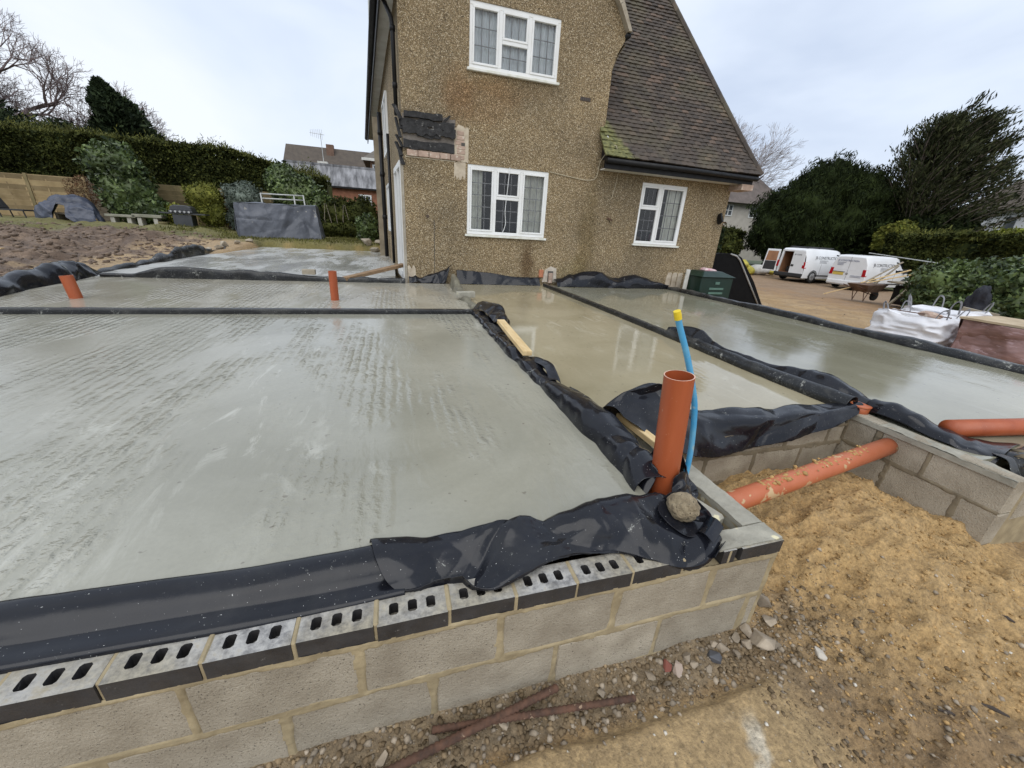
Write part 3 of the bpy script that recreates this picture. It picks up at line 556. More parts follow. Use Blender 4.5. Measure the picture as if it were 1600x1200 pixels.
sheet('polythene_sheet', sweep([(6.43, 1.1, .03), (6.44, 2.2, .03), (6.43, 3.2, .03), (6.45, 4.2, .03), (6.43, 5.2, .03), (6.43, 6.3, .03), (6.40, 7.4, .03), (6.38, 8.1, .03)], [(-.09, 0), (-.085, .05), (-.05, .10), (.02, .11), (.09, .09), (.13, .0), (.14, -.12)], [.9, .8, .95, .75, .95, .7, .8, .6]),
      'long black sheet over the driveway edge of the right slab', 260, 26, .013, 4, .8, M_black_dirty, seed=71)
# thin upstands
sheet('polythene_sheet', sweep([(3.22, 3.9, .02), (3.22, 5.0, .02), (3.21, 6.2, .02), (3.19, 7.3, .02), (3.18, 8.2, .02)], [(-.045, 0), (-.045, .065), (-.02, .072), (.02, .072), (.04, .06), (.04, 0)]),
      'narrow dark upstand strip between the tan and right slabs up to the house', 120, 16, .005, 5, .5, M_black_dirty, seed=75)
sheet('polythene_sheet', sweep([(-4.75, 5.2, .02), (-3.5, 5.2, .02), (-2.2, 5.2, .02), (-1, 5.2, .02), (0, 5.2, .02), (1.0, 5.2, .02)], [(.035, 0), (.035, .08), (.015, .088), (-.02, .088), (-.035, .08), (-.035, 0)]),
      'straight dark strip crossing the grey slab nearer than the orange stubs', 180, 16, .0055, 6, .5, M_black_dirty, seed=77)
sheet('polythene_sheet', sweep([(-4.6, 8.13, .02), (-4.1, 8.13, .02), (-3.6, 8.13, .02), (-2.9, 8.13, .02), (-2.2, 8.13, .02), (-1.3, 8.13, .02), (-.5, 8.13, .02), (.2, 8.13, .02)], [(.05, 0), (.05, .12), (.02, .16), (-.02, .15), (-.05, .10), (-.05, 0)], [.5, .7, 1.4, 1.15, 1.1, .7, .7, .7]),
      'wavy dark sheet strip across the slab beyond the orange stubs', 200, 20, .014, 5, .8, M_black_dirty, seed=79)
sheet('polythene_sheet', sweep([(-4.72, 5.4, .02), (-4.74, 6.3, .02), (-4.78, 7.1, .02), (-4.82, 7.7, .02), (-4.85, 8.1, .02), (-4.9, 8.5, .02)], [(.16, .0), (.12, .10), (.06, .18), (.0, .21), (-.06, .19), (-.2, .03)], [.8, .85, 1.05, 1.3, 1.25, .35]),
      'upstanding black sheet along the left edge of the slab beside the mud', 150, 24, .022, 3.4, .9, M_black, seed=83)
sheet('polythene_sheet', sweep([(-4.92, 8.6, .02), (-4.95, 10, .02), (-4.95, 11.2, .02), (-4.95, 11.6, .02), (-4.95, 12.4, .02), (-4.97, 13.4, .02), (-5.0, 14.6, .02), (-5.0, 16.8, .02)], [(.06, 0), (.05, .08), (.0, .12), (-.07, .08), (-.15, .0)], [.6, .5, 1.6, 2.2, 2.3, 1.2, .7, 1.3]),
      'ragged black sheet along the far left slab edge near the rubble', 150, 18, .03, 3, .9, M_black_dirty, seed=85)
# along the house foot
sheet('polythene_sheet', [[(.28, 8.30, .03), (.5, 8.28, .03), (.8, 8.25, .03), (1.0, 8.2, .03)], [(.28, 8.345, .12), (.5, 8.33, .10), (.85, 8.3, .2), (1.1, 8.25, .34)], [(.28, 8.385, .16), (.5, 8.385, .12), (.9, 8.38, .26), (1.16, 8.36, .40)]], 'black sheet folded up at the left corner of the house', 70, 20, .02, 5, .9, M_black, seed=87)
sheet('polythene_sheet', [[(x, 8.25, .03) for x in (1.25, 1.9, 2.5, 3.1)], [(x, 8.31+.01*k, .14) for k, x in enumerate((1.25, 1.9, 2.5, 3.1))], [(1.25, 8.385, .30), (1.9, 8.385, .27), (2.5, 8.385, .2), (3.12, 8.385, .19)]], 'black sheet band along the house wall below the white window', 110, 20, .014, 4, .7, M_black, seed=89)
sheet('polythene_sheet', [[(x, 8.12, .035) for x in (3.45, 4.2, 4.9, 5.6, 6.35)], [(3.45, 8.18, .12), (4.2, 8.16, .22), (4.9, 8.14, .16), (5.6, 8.13, .18), (6.35, 8.1, .14)], [(3.45, 8.30, .17), (4.2, 8.28, .34), (4.9, 8.28, .27), (5.6, 8.25, .30), (6.35, 8.2, .13)], [(3.45, 8.385, .14), (4.2, 8.385, .30), (4.9, 8.385, .25), (5.6, 8.38, .27), (6.4, 8.37, .06)]], 'billowing black sheet along the house wall below the small window', 150, 30, .028, 3.2, .9, M_black, seed=91)
sheet('polythene_sheet', [[(1.05, 7.9, .04), (1.02, 7.4, .04), (1.03, 6.9, .04), (1.04, 6.2, .04), (1.05, 5.35, .04)], [(1.09, 8.0, .25), (1.07, 7.4, .2), (1.07, 6.9, .10), (1.07, 6.2, .08), (1.07, 5.35, .09)], [(1.18, 8.0, .22), (1.17, 7.4, .17), (1.13, 6.9, .09), (1.12, 6.2, .07), (1.12, 5.35, .08)], [(1.22, 7.9, .035), (1.2, 7.4, .035), (1.17, 6.9, .035), (1.15, 6.2, .035), (1.14, 5.35, .035)]], 'mud caked grey sheet on the upstand running up to the house', 120, 22, .022, 4, .9, pm('mud_caked_sheet', (.21, .195, .14), (.11, .10, .075), 6, .6, .2, .3, 30, .006), seed=93)

# ---------------------------------------------------------------- pipes, timbers, loose pieces on the slab
def pipe_hollow(name, a, b, r, label, mat=M_orange, group=None, wall=.0045):
    a, b = Vector(a), Vector(b); t = thing(name, label, 'pipe', a, group); d = (b-a).normalized()
    MB().tube([a, a.lerp(b, .5), b-d*.0], r, 40, False).build('outer_wall', mat, t, True)
    MB().tube([b-d*.0005, a], r-wall, 40, False).build('inner_wall', mat, t, True)
    m = MB(); x = d.orthogonal().normalized(); y = d.cross(x); n = 40
    P = [b+(x*math.cos(2*math.pi*k/n)+y*math.sin(2*math.pi*k/n))*q for q in (r, r-wall) for k in range(n)]
    m.add(P, [(k, (k+1) % n, n+(k+1) % n, n+k) for k in range(n)]); m.build('cut_rim', pm('pale_cut_pvc', (.75, .48, .36), None, 8, .6, .1, 0), t); return t
pipe_hollow('upright_pipe', (1.215, 1.29, -.05), (1.150, 1.285, .605), .063, 'tall hollow orange drain pipe standing at the slab corner beside the blue pipe')
pipe_hollow('upright_pipe', (-3.80, 6.15, -.02), (-3.83, 6.15, .315), .062, 'short orange pipe stub standing in the slab at far left')
pipe_hollow('upright_pipe', (-.85, 6.17, -.02), (-.845, 6.17, .455), .055, 'short orange pipe stub standing in the strip slab near the house')
bp = thing('water_pipe', 'thin bent blue water pipe with yellow cap beside the tall orange pipe', 'pipe', (1.33, 1.3, 0))
bpath = cr([(1.325, 1.28, -.1), (1.327, 1.29, -.02), (1.338, 1.30, .12), (1.333, 1.31, .255), (1.308, 1.32, .425), (1.262, 1.33, .56), (1.212, 1.34, .68), (1.158, 1.35, .79), (1.135, 1.35, .835)], 40)
MB().tube([tuple(p) for p in bpath], .0135, 16).build('tube', M_blue, bp, True)
MB().tube([(1.136, 1.35, .833), (1.129, 1.35, .85), (1.121, 1.35, .868)], [.0155, .016, .015], 16).build('cap', M_yellow, bp)
pp = thing('drain_pipe', 'dusty orange drain pipe lying across the sand in the pit', 'pipe', (2.4, 1.45, -.2))
MB().tube([(1.48, 1.265, -.165), (2.0, 1.33, -.14), (2.6, 1.405, -.108), (3.20, 1.48, -.078)], .056, 28).build('tube', M_orange_dusty, pp, True)
for q in (0, .045): MB().tube([(1.60+q, 1.28+q*.12, -.159+q*.05), (1.618+q, 1.282+q*.12, -.158+q*.05)], .0595, 28).build('ring', M_orange_dusty, pp, True)
def crumbs(name, pts, smin, smax, mat, label=None, cat=None, kind='stuff', flat=.7, parent=None):
    n = len(pts); base = np.array([(0, 0, 1), (.94, 0, .1), (.3, .9, -.1), (-.76, .55, .15), (-.76, -.55, -.1), (.3, -.9, .1), (0, 0, -1)]); tri = np.array([(0, 1, 2), (0, 2, 3), (0, 3, 4), (0, 4, 5), (0, 5, 1), (6, 2, 1), (6, 3, 2), (6, 4, 3), (6, 5, 4), (6, 1, 5)])
    s = smin+(smax-smin)*rng.random(n)**4; V = base[None]*(1+.35*(rng.random((n, 7, 3))-.5)); a = rng.random(n)*6.28; t_ = (rng.random(n)-.5)*1.4
    ca, sa = np.cos(a)[:, None], np.sin(a)[:, None]; ct, st = np.cos(t_)[:, None], np.sin(t_)[:, None]
    x, y, z = V[..., 0]*(1+.5*rng.random((n, 1))), V[..., 1], V[..., 2]*flat; y, z = y*ct-z*st, y*st+z*ct; x, y = x*ca-y*sa, x*sa+y*ca
    V = np.stack([x, y, z], -1)*s[:, None, None]+np.asarray(pts)[:, None]; F = (tri[None]+np.arange(n)[:, None, None]*7).reshape(-1, 3)
    V = V.reshape(-1, 3)
    if parent: V = V-np.array(origin(parent))
    o = linkmesh(name, npmesh(name, V, F), mat, parent)
    return tag(o, label, cat, kind=kind)
def sandm(): return pm('damp_sand', (.48, .30, .115), (.34, .205, .075), 10, .95, .04, .6, 70, .006)
ptx = rng.uniform(1.9, 2.9, 260); crumbs('sand_crust', np.stack([ptx, 1.265+.125*(ptx-1.48)+rng.normal(0, .016, 260), -.165+.0505*(ptx-1.48)+.05-.0*ptx], 1), .006, .02, sandm(), parent=pp)
rp_ = thing('drain_pipe', 'orange drain pipe lying on the near edge of the right slab', 'pipe', (4.2, 1.3, .05))
MB().tube([(3.46, 1.36, .093), (4.2, 1.262, .093), (5.6, 1.08, .095)], .058, 28).build('tube', M_orange, rp_, True)
cp = thing('pipe_cap', 'small round orange pipe cap on the pit corner', 'cap', (3.27, 1.76, .04))
MB().tube([(3.255, 1.765, .035), (3.255, 1.762, .088)], .060, 30).build('skirt', M_orange_dusty, cp, True, .004); MB().tube([(3.255, 1.762, .086), (3.255, 1.762, .100)], [.066, .064], 30).build('lid', M_orange_dusty, cp, False, .003)
def rock(name, c, r, sq=(1, 1, 1), seed=0, sub=3, amp=.3, mat=M_stone, label=None, cat='stone', group=None, freq=1.6, parent=None):
    import bmesh; bm = bmesh.new(); bmesh.ops.create_icosphere(bm, subdivisions=sub, radius=1)
    co = np.array([v.co[:] for v in bm.verts]); n = fbm(co[:, 0]*freq+seed, co[:, 1]*freq, co[:, 2]*freq, 4); fl = np.round(vn(co[:, 0]*1.4+seed*2, co[:, 1]*1.4, co[:, 2]*1.4)*2)/2
    co = co*(1+amp*n+amp*.35*fl)[:, None]*r*np.array(sq)
    a = seed*1.7; co = co@np.array([[math.cos(a), -math.sin(a), 0], [math.sin(a), math.cos(a), 0], [0, 0, 1]])
    for v, q in zip(bm.verts, co): v.co = q
    me = bpy.data.meshes.new(name); bm.to_mesh(me); bm.free(); o = linkmesh(name, me, mat, parent, sub > 2); o.location = c; ORG[o.name] = Vector(c)
    if label: tag(o, label, cat, group)
    return o
rock('stone', (1.122, 1.06, .098), .060, (1.1, 1, .98), 4, 5, .14, pm('rough_mortar_lump', (.42, .34, .22), (.20, .155, .095), 30, .95, .04, 1.0, 80, .02, spots=(60, .62, (.10, .08, .05))), 'round gritty stone weighing down the sheet at the wall corner', freq=3.4)
def plank(name, a, b, w, h, mat, label, cat='timber', group=None, bevel=.003, up=(0, 0, 1)):
    o = MB().bar(a, b, w, h, up).build(name, mat, None, False, bevel); return tag(o, label, cat, group)
plank('timber_offcut', (1.075, 3.04, .155), (1.12, 4.15, .185), .085, .042, M_pine, 'pale pine offcut lying on the black sheet divider')
plank('timber_batten', (1.365, 2.02, .06), (1.395, 1.52, .055), .055, .04, M_pine, 'short pale batten half under black sheet behind the tall pipe')
plank('timber_plank', (-.92, 8.12, .10), (.20, 8.9, .32), .16, .06, M_oldwood, 'brown plank propped from the slab up to the house door')
tag(MB().box(-1.62, -1.40, 8.08, 8.18, .165, .255).build('block_offcut', M_block, None, False, .006), 'small pale block offcut sitting on the far dark strip', 'block')
o = tag(MB().box(-.15, .15, -.055, .055, 0, .095).build('block_offcut', M_mortar_grey, None, False, .006), 'grey block on the upstand between strip slab and tan slab', 'block'); o.location = (1.10, 6.35, .075); o.rotation_euler[2] = .25
o = tag(MB().box(-.07, .07, -.11, .11, 0, .09).build('block_offcut', M_mortar_grey, None, False, .012), 'broken grey block lying in the cavity behind the round stone', 'block'); o.location = (1.30, 1.16, -.10); o.rotation_euler[2] = .3
# cavity floor fill so the cavity does not run through to the soil
tag(MB().box(.9, 1.4, .995, 1.8, -.5, -.30).build('cavity_fill', pm('lean_mix_concrete', (.2, .18, .13), (.12, .1, .07), 10, .9, .05, .6, 40, .01)), kind='structure')
# rusty bars
def rebar(a, b, r, label, seed):
    rr = random.Random(seed); n = 90; A, B = Vector(a), Vector(b); pts = [A.lerp(B, i/n)+Vector((rr.uniform(-.0008, .0008), 0, rr.uniform(-.0008, .0008))) for i in range(n+1)]
    o = MB().tube([tuple(p) for p in pts], [r*(1.16 if i % 2 else .88) for i in range(n+1)], 10).build('reinforcing_bar', M_rust, None, True); tag(o, label, 'steel bar')
rebar((-.30, .715, -.485), (.525, .845, -.492), .0135, 'rusty ribbed steel bar lying on another bar at the wall foot', 1)
rebar((.045, .832, -.505), (.80, .735, -.487), .0115, 'rusty ribbed steel bar lying under the crossing bar at the wall foot', 2)
# rubble at the wall foot and loose gravel
def shard(name, c, r, sq, seed, mat, label, group):
    import bmesh; q_ = random.Random(seed); bm = bmesh.new()
    for _ in range(13):
        d = Vector((q_.gauss(0, 1), q_.gauss(0, 1), q_.gauss(0, 1))).normalized()*r*q_.uniform(.75, 1.15); bm.verts.new((d.x*sq[0], d.y*sq[1], d.z*sq[2]))
    res = bmesh.ops.convex_hull(bm, input=bm.verts); bmesh.ops.delete(bm, geom=[v for v in bm.verts if not v.link_faces], context='VERTS')
    me = bpy.data.meshes.new(name); bm.to_mesh(me); bm.free(); o = linkmesh(name, me, mat); o.location = c; o.rotation_euler = (q_.uniform(-.3, .3), q_.uniform(-.3, .3), q_.uniform(0, 6)); ORG[o.name] = Vector(c)
    m_ = o.modifiers.new('b', 'BEVEL'); m_.width = r*.07; m_.segments = 1
    return tag(o, label, 'stone', group)
for i, (x, y, r, m_) in enumerate(((1.50, .80, .048, M_stone), (1.43, .82, .028, M_stone), (1.24, .80, .03, pm('blue_slate_piece', (.095, .097, .105), (.055, .057, .065), 6, .5, .1, .2)), (1.06, .80, .03, pm('pale_pink_stone', (.50, .40, .33), (.36, .28, .22), 9, .9, .05, .5)), (1.02, .825, .022, pm('red_brick_bit', (.25, .085, .06), (.16, .055, .04), 9, .9, .05, .5)), (1.12, .83, .02, M_stone), (1.31, .83, .024, M_stone), (1.36, .795, .02, M_stone), (1.68, .69, .026, pm('pale_stone', (.52, .48, .41), (.36, .32, .26), 9, .9, .05, .5)), (1.58, .86, .03, M_stone), (1.62, .93, .034, M_stone), (.93, .81, .02, M_stone), (.70, .80, .018, M_stone), (.98, .77, .016, M_stone), (1.19, .77, .017, M_stone), (1.40, .85, .024, M_stone), (1.55, .77, .02, M_stone), (.58, .78, .014, M_stone), (.05, .80, .024, M_stone), (-.12, .80, .02, M_stone), (.3, .80, .017, M_stone), (1.14, .80, .019, M_stone), (1.27, .845, .02, M_stone), (1.47, .86, .026, M_stone))):
    lab = {0: 'largest pale angular stone at the foot of the wall corner', 2: 'dark blue slate piece among the rubble at the wall foot', 3: 'pale pinkish stone beside a red brick bit at the wall foot', 4: 'red brick fragment among the rubble at the wall foot', 8: 'rounded pale stone lying alone on the path right of the wall corner'}.get(i, 'small grey rubble stone at the foot of the front block wall')
    shard('rubble_stone', (x, y, float(gh(np.array(x), np.array(y)))+r*.45), r*1.08, (1.25, .95, .75), i*3+1, m_, lab, 'rubble stones along the wall foot')
def on_ground(n, x0, x1, y0, y1, f=None):
    x = rng.uniform(x0, x1, n); y = rng.uniform(y0, y1, n)
    if f is not None: k = rng.random(n) < f(x, y); x, y = x[k], y[k]
    return np.stack([x, y, gh(x, y)+.001], 1)
P_ = np.concatenate([on_ground(1500, -.7, 1.75, .68, .885), on_ground(900, .2, 3.3, -.35, .9, lambda x, y: .12+.6*ss((fbm(x*2, y*2, 9)+.0)/.3)), on_ground(350, 1.4, 2.1, .3, 1.1)])
crumbs('gravel', P_, .0012, .016, M_stone, 'loose gravel and grit on the bare ground by the wall', 'gravel')
P_ = np.concatenate([on_ground(6500, 1.55, 3.2, .3, 1.7), on_ground(1500, 1.7, 3.4, -.5, .5)]); crumbs('sand_clods', P_, .001, .011, pm('sand_clod', (.46, .30, .135), (.29, .185, .08), 9, .95, .04, .6, 70, .006, island=.5, spec=.1), 'crumbs and clods of damp sand in and in front of the pit', 'sand', flat=.6)
P_ = np.concatenate([on_ground(2600, -.7, 1.8, .69, .885), on_ground(2200, 1.3, 2.3, .1, 1.0, lambda x, y: ss((2.3-x)/.7))]); crumbs('soil_crumbs', P_, .0015, .016, pm('soil_crumb', (.27, .20, .12), (.13, .095, .058), 9, .95, .04, .6, 70, .006, island=.7, spec=.1), 'dark soil crumbs round the wall corner', 'soil', flat=.6)
P_ = on_ground(260, .2, 3.2, -.3, .8); crumbs('pale_chips', P_, .003, .009, pm('white_chip', (.68, .64, .56), (.5, .46, .38), 9, .8, .1, .2), 'pale stone chips scattered on the tan path', 'gravel')
P_ = np.concatenate([on_ground(7000, -12.5, -5.7, 5.5, 17.5)]); crumbs('mud_clods', P_, .010, .085, pm('mud_clod', (.20, .142, .098), (.11, .077, .053), 8, .8, .15, .7, 30, .02), 'clods of dark mud heaped on the left of the slab', 'mud')
P_ = on_ground(500, 6.8, 20, 2, 18); crumbs('drive_stones', P_, .008, .03, M_stone, 'small stones on the driveway', 'gravel')
crumbs('muck_heap', np.stack([rng.uniform(3.5, 5.6, 700), rng.uniform(.93, 1.12, 700), rng.uniform(.0, .05, 700)], 1), .006, .04, pm('wet_muck', (.20, .16, .10), (.11, .085, .05), 10, .7, .2, .7, 40, .01), 'muddy rubble at the front edge of the right slab', 'rubble')
for i, (x, y, r) in enumerate(((-5.05, 11.0, .10), (-5.1, 12.3, .09), (-5.05, 13.6, .13), (-5.0, 14.2, .12), (-5.05, 14.8, .16), (-4.9, 15.5, .13), (-4.8, 16.3, .12), (-1.0, 17.1, .24), (-.65, 16.6, .2), (-.5, 17.3, .22), (-.3, 15.8, .15))):
    shard('rubble_stone', (x, y, max(.05, float(gh(np.array(x), np.array(y))))+r*.4), r*.95, (1.2, 1, .8), i*5+2, pm('pale_rubble', (.40, .35, .27), (.25, .21, .155), 6, .9, .05, .5), 'pale rubble lump at the left end of the far slab edge' if i < 7 else 'brown rubble lump at the foot of the house side wall', 'rubble lumps on the far left slab edge' if i < 7 else 'rubble lumps by the house side wall')
for i, (x, y, l, a) in enumerate(((2.15, .35, .09, 2.3), (1.95, .38, .07, 2.4), (2.45, .22, .05, 2.2), (1.85, .12, .06, 2.5), (2.62, .55, .05, 2.0), (2.02, .02, .05, .3), (2.28, .1, .045, .5))):
    z = float(gh(np.array(x), np.array(y)))+.006; d = Vector((math.cos(a), math.sin(a), 0))*l/2
    tag(MB().tube([Vector((x, y, z))-d, Vector((x, y, z+.004)), Vector((x, y, z))+d], [.004, .008, .003], 6, True, .3).build('bark_sliver', pm('dark_bark', (.06, .045, .035), None, 9, .8, .1, .4)), 'dark sliver of bark lying on the ground right of the wall', 'bark', 'bark slivers on the bare ground')

# ---------------------------------------------------------------- the house
HY = 8.4
hs = thing('house', 'brown pebbledash house with steep clay tile roof and white leaded windows', 'house', (3.5, HY, 0))
def wall_cells(m, xs, zs, holes, y):
    for i in range(len(xs)-1):
        for j in range(len(zs)-1):
            if (i, j) in holes: continue
            m.add([(xs[i], y, zs[j]), (xs[i+1], y, zs[j]), (xs[i+1], y, zs[j+1]), (xs[i], y, zs[j+1])], [(0, 1, 2, 3)])
    for (i, j) in holes:
        x0, x1, z0, z1 = xs[i], xs[i+1], zs[j], zs[j+1]; d = .13
        m.add([(x0, y, z0), (x1, y, z0), (x1, y, z1), (x0, y, z1), (x0, y+d, z0), (x1, y+d, z0), (x1, y+d, z1), (x0, y+d, z1)], [(0, 4, 5, 1), (1, 5, 6, 2), (2, 6, 7, 3), (3, 7, 4, 0)])
W = MB()
wall_cells(W, [.26, 1.46, 3.14, 4.27], [-.6, 1.02, 2.28, 3.79, 4.73, 4.80], {(1, 1), (1, 3)}, HY)
W.add([(4.27, HY, 4.15), (4.34, HY, 4.40), (4.46, HY, 4.62), (4.48, HY, 4.80), (4.27, HY, 4.80)], [(0, 1, 2, 3, 4)])
W.add([(.26, HY, 4.8), (4.48, HY, 4.8), (2.27, HY, 7.4)], [(0, 1, 2)])
W.add([(4.27, HY, 2.4), (4.27, HY+6, 2.4), (4.27, HY+6, 4.15), (4.27, HY, 4.15)], [(0, 1, 2, 3)])
W.add([(4.27, HY, 4.15), (4.27, HY+6, 4.15), (4.36, HY+6, 4.38), (4.36, HY, 4.38), (4.52, HY, 4.62), (4.52, HY+6, 4.62)], [(0, 1, 2, 3), (3, 2, 5, 4)])
W.build('front_wall', M_dash, hs)
W2 = MB(); wall_cells(W2, [4.27, 5.37, 6.56, 7.77], [-.6, 1.02, 2.29, 2.62], {(1, 1)}, HY+.012)
W2.add([(7.77, HY+.012, -.6), (7.77, 17, -.6), (7.77, 17, 2.62), (7.77, HY+.012, 2.62)], [(0, 1, 2, 3)]); W2.build('side_wing_wall', M_dash, hs)
def lw(y): return .26-(y-HY)*.064            # plane of the left side wall
W3 = MB(); W3.add([(lw(22.5), 22.5, -.2), (lw(HY), HY, -.2), (lw(HY), HY, 4.8), (lw(22.5), 22.5, 4.8)], [(0, 1, 2, 3)]); W3.add([(lw(22.5), 22.5, -.2), (6, 22.5, -.2), (6, 22.5, 4.8), (lw(22.5), 22.5, 4.8)], [(3, 2, 1, 0)]); W3.build('left_wall', M_dash, hs)
# roofs
def window(x0, x1, z0, z1, cols, mullion_z, lead_nx, lead_dz, curtains, label, y=HY, sash=True):
    wn = thing_part('window', hs); fw_ = .065; F = MB(); yf, yb = y+.012, y+.075
    F.box(x0, x1, yf, yb, z1-fw_, z1); F.box(x0, x1, yf, yb, z0, z0+fw_); F.box(x0, x0+fw_, yf, yb, z0+fw_, z1-fw_); F.box(x1-fw_, x1, yf, yb, z0+fw_, z1-fw_)
    xs = [x0]+[x0+(x1-x0)*c for c in cols]+[x1]
    for c in xs[1:-1]: F.box(c-fw_*.55, c+fw_*.55, yf, yb, z0+fw_, z1-fw_)
    F.build('frame', M_white, wn, False, .006); wn['label'] = label
    S = MB(); L = MB(); P = MB()
    for i in range(len(xs)-1):
        a = xs[i]+(fw_ if i == 0 else fw_*.55); b = xs[i+1]-(fw_ if i == len(xs)-2 else fw_*.55); spans = [(z0+fw_, z1-fw_)]
        if i == mullion_z[0]:
            mz = z0+(z1-z0)*mullion_z[1]; spans = [(z0+fw_, mz-.03), (mz+.03, z1-fw_)]; S.box(a, b, yf-.004, yb, mz-.03, mz+.03)
        for k, (c, d) in enumerate(spans):
            if mullion_z[0] != i or k == 1:   # opening sash
                w = .034; S.box(a, b, yf-.012, yf+.04, c, c+w); S.box(a, b, yf-.012, yf+.04, d-w, d); S.box(a, a+w, yf-.012, yf+.04, c+w, d-w); S.box(b-w, b, yf-.012, yf+.04, c+w, d-w)
                aa, bb, cc, dd = a+w, b-w, c+w, d-w
            else: aa, bb, cc, dd = a, b, c, d
            P.add([(aa, yf+.03, cc), (bb, yf+.03, cc), (bb, yf+.03, dd), (aa, yf+.03, dd)], [(0, 1, 2, 3)])
            for q in range(1, lead_nx): xx = aa+(bb-aa)*q/lead_nx; L.box(xx-.007, xx+.007, yf+.022, yf+.029, cc, dd)
            nz_ = max(1, round((dd-cc)/lead_dz))
            for q in range(1, nz_): zz = cc+(dd-cc)*q/nz_; L.box(aa, bb, yf+.0235, yf+.0285, zz-.007, zz+.007)
    S.build('sash', M_white, wn, False, .004); P.build('pane', M_glass, wn); L.build('leading', M_lead, wn)
    Si = MB(); Si.box(x0-.03, x1+.03, y-.055, y+.03, z0-.045, z0-.002); Si.build('sill', M_sill, wn, False, .006)
    for (a, b, mt, off) in curtains:
        n = max(10, int((b-a)/.02)); V = [(a+(b-a)*k/n, y+.145+off*.5+.022*math.sin(k*1.9)+.012*math.sin(k*.7), zz) for zz in (z0-.02, z1) for k in range(n+1)]
        MB().add(V, [(k, k+1, n+2+k, n+1+k) for k in range(n)]).build('curtain', mt, wn, True)
    R = MB(); R.box(x0-.5, x1+.5, y+.135, y+1.9, z0-.8, z1+.3); ro = R.build('room', M_dark, wn); ro.data.flip_normals()
    import bmesh as _b; q_ = _b.new(); q_.from_mesh(ro.data); q_.faces.ensure_lookup_table(); f_ = min(q_.faces, key=lambda f: f.calc_center_median().y); _b.ops.delete(q_, geom=[f_], context='FACES_ONLY'); q_.to_mesh(ro.data); q_.free()
    return wn
def thing_part(name, parent):
    o = bpy.data.objects.new(name, None); C.objects.link(o); o.parent = parent; ORG[o.name] = origin(parent); return o
window(1.45, 3.15, 1.02, 2.285, (.335, .655), (1, .56), 3, .235, [(1.45, 1.78, M_curtain, 0), (2.58, 3.15, M_curtain, .02)], 'lower white window with leaded panes and pale curtains')
window(1.45, 3.15, 3.785, 4.735, (.335, .655), (1, .48), 3, .225, [(1.45, 3.15, M_net, -.06)], 'upper white leaded window with stained lower frame')
w3 = window(5.36, 6.57, 1.02, 2.295, (.43,), (0, .60), 3, .24, [(6.15, 6.57, M_curtain, .0)], 'small white two light window with a pot plant inside', HY+.012)
rock('ornament', (5.98, HY+.25, 1.17), .11, (1.1, .6, 1.1), 3, 2, .2, pm('red_ornament', (.40, .06, .08), None, 5, .5, .1, 0), parent=None); 
oo = bpy.data.objects['ornament']; tag(oo, 'red object on the sill inside the small window', 'ornament')
ppot = thing('pot_plant', 'green pot plant on the sill inside the small window', 'plant', (5.58, HY+.22, 1.02))
MB().tube([(5.58, HY+.22, 1.02), (5.58, HY+.22, 1.17)], [.045, .06], 14).build('pot', pm('brown_pot', (.12, .08, .06), None, 5, .6, .1, 0), ppot)
# tiles on the catslide roof
E0 = Vector((4.10, 8.08, 2.62)); TAN = 1.55; ANG = math.atan(TAN); cs, sn = math.cos(ANG), math.sin(ANG); KH = .60
def rpt(x, s, up=0): return (x, E0.y+s*cs-up*sn, E0.z+s*sn+up*cs)
HIPX = 8.10
def hipx(s): return HIPX-KH*s*cs-.0+(.06*math.exp(-s*2))
SMAX = 6.0; rf = thing_part('roof', hs)
Rb = MB(); Rb.add([rpt(4.29, 0, -.02), rpt(hipx(0), 0, -.02), rpt(hipx(SMAX), SMAX, -.02), rpt(4.29, SMAX, -.02), rpt(4.29, 0, -.08), rpt(hipx(0), 0, -.08), rpt(hipx(SMAX), SMAX, -.08), rpt(4.29, SMAX, -.08)], [(0, 1, 2, 3), (7, 6, 5, 4), (0, 4, 5, 1)])
# far hip face
Rb.add([rpt(hipx(0), 0, -.02), (hipx(0), 17, 2.6), (hipx(SMAX), 14, rpt(0, SMAX)[2]), rpt(hipx(SMAX), SMAX, -.02)], [(0, 1, 2, 3)])
Rb.build('roof_deck', pm('roof_deck', (.05, .04, .033), None, 5, .9, .05, 0), rf)
TW, EXP, TL = .165, .098, .21
def tile_geo(w, seed):
    r = random.Random(seed); h = .028; V = []; c = .007
    for s_, up in ((0, .044), (TL, .004)):
        for k in range(4):
            u = k/3; V.append((w*(u-.5)*.992, s_+r.uniform(-.004, .004), up+c*math.sin(math.pi*u)+r.uniform(-.0015, .0015)))
    V += [(a, b, c_-h) for a, b, c_ in V]
    F = [(0, 1, 5, 4), (1, 2, 6, 5), (2, 3, 7, 6), (8, 9, 1, 0), (9, 10, 2, 1), (10, 11, 3, 2), (0, 4, 12, 8), (3, 11, 15, 7)]
    return V, F
tv = []
for k in range(6):
    V, F = tile_geo(TW, k); me = bpy.data.meshes.new('tile'); me.from_pydata([(a, b*cs-c*sn, b*sn+c*cs) for a, b, c in V], [], F); me.update(); me.materials.append(M_tile); tv.append((V, F, me))
big = MB(); cnt = 0; nrow = int(SMAX/EXP)
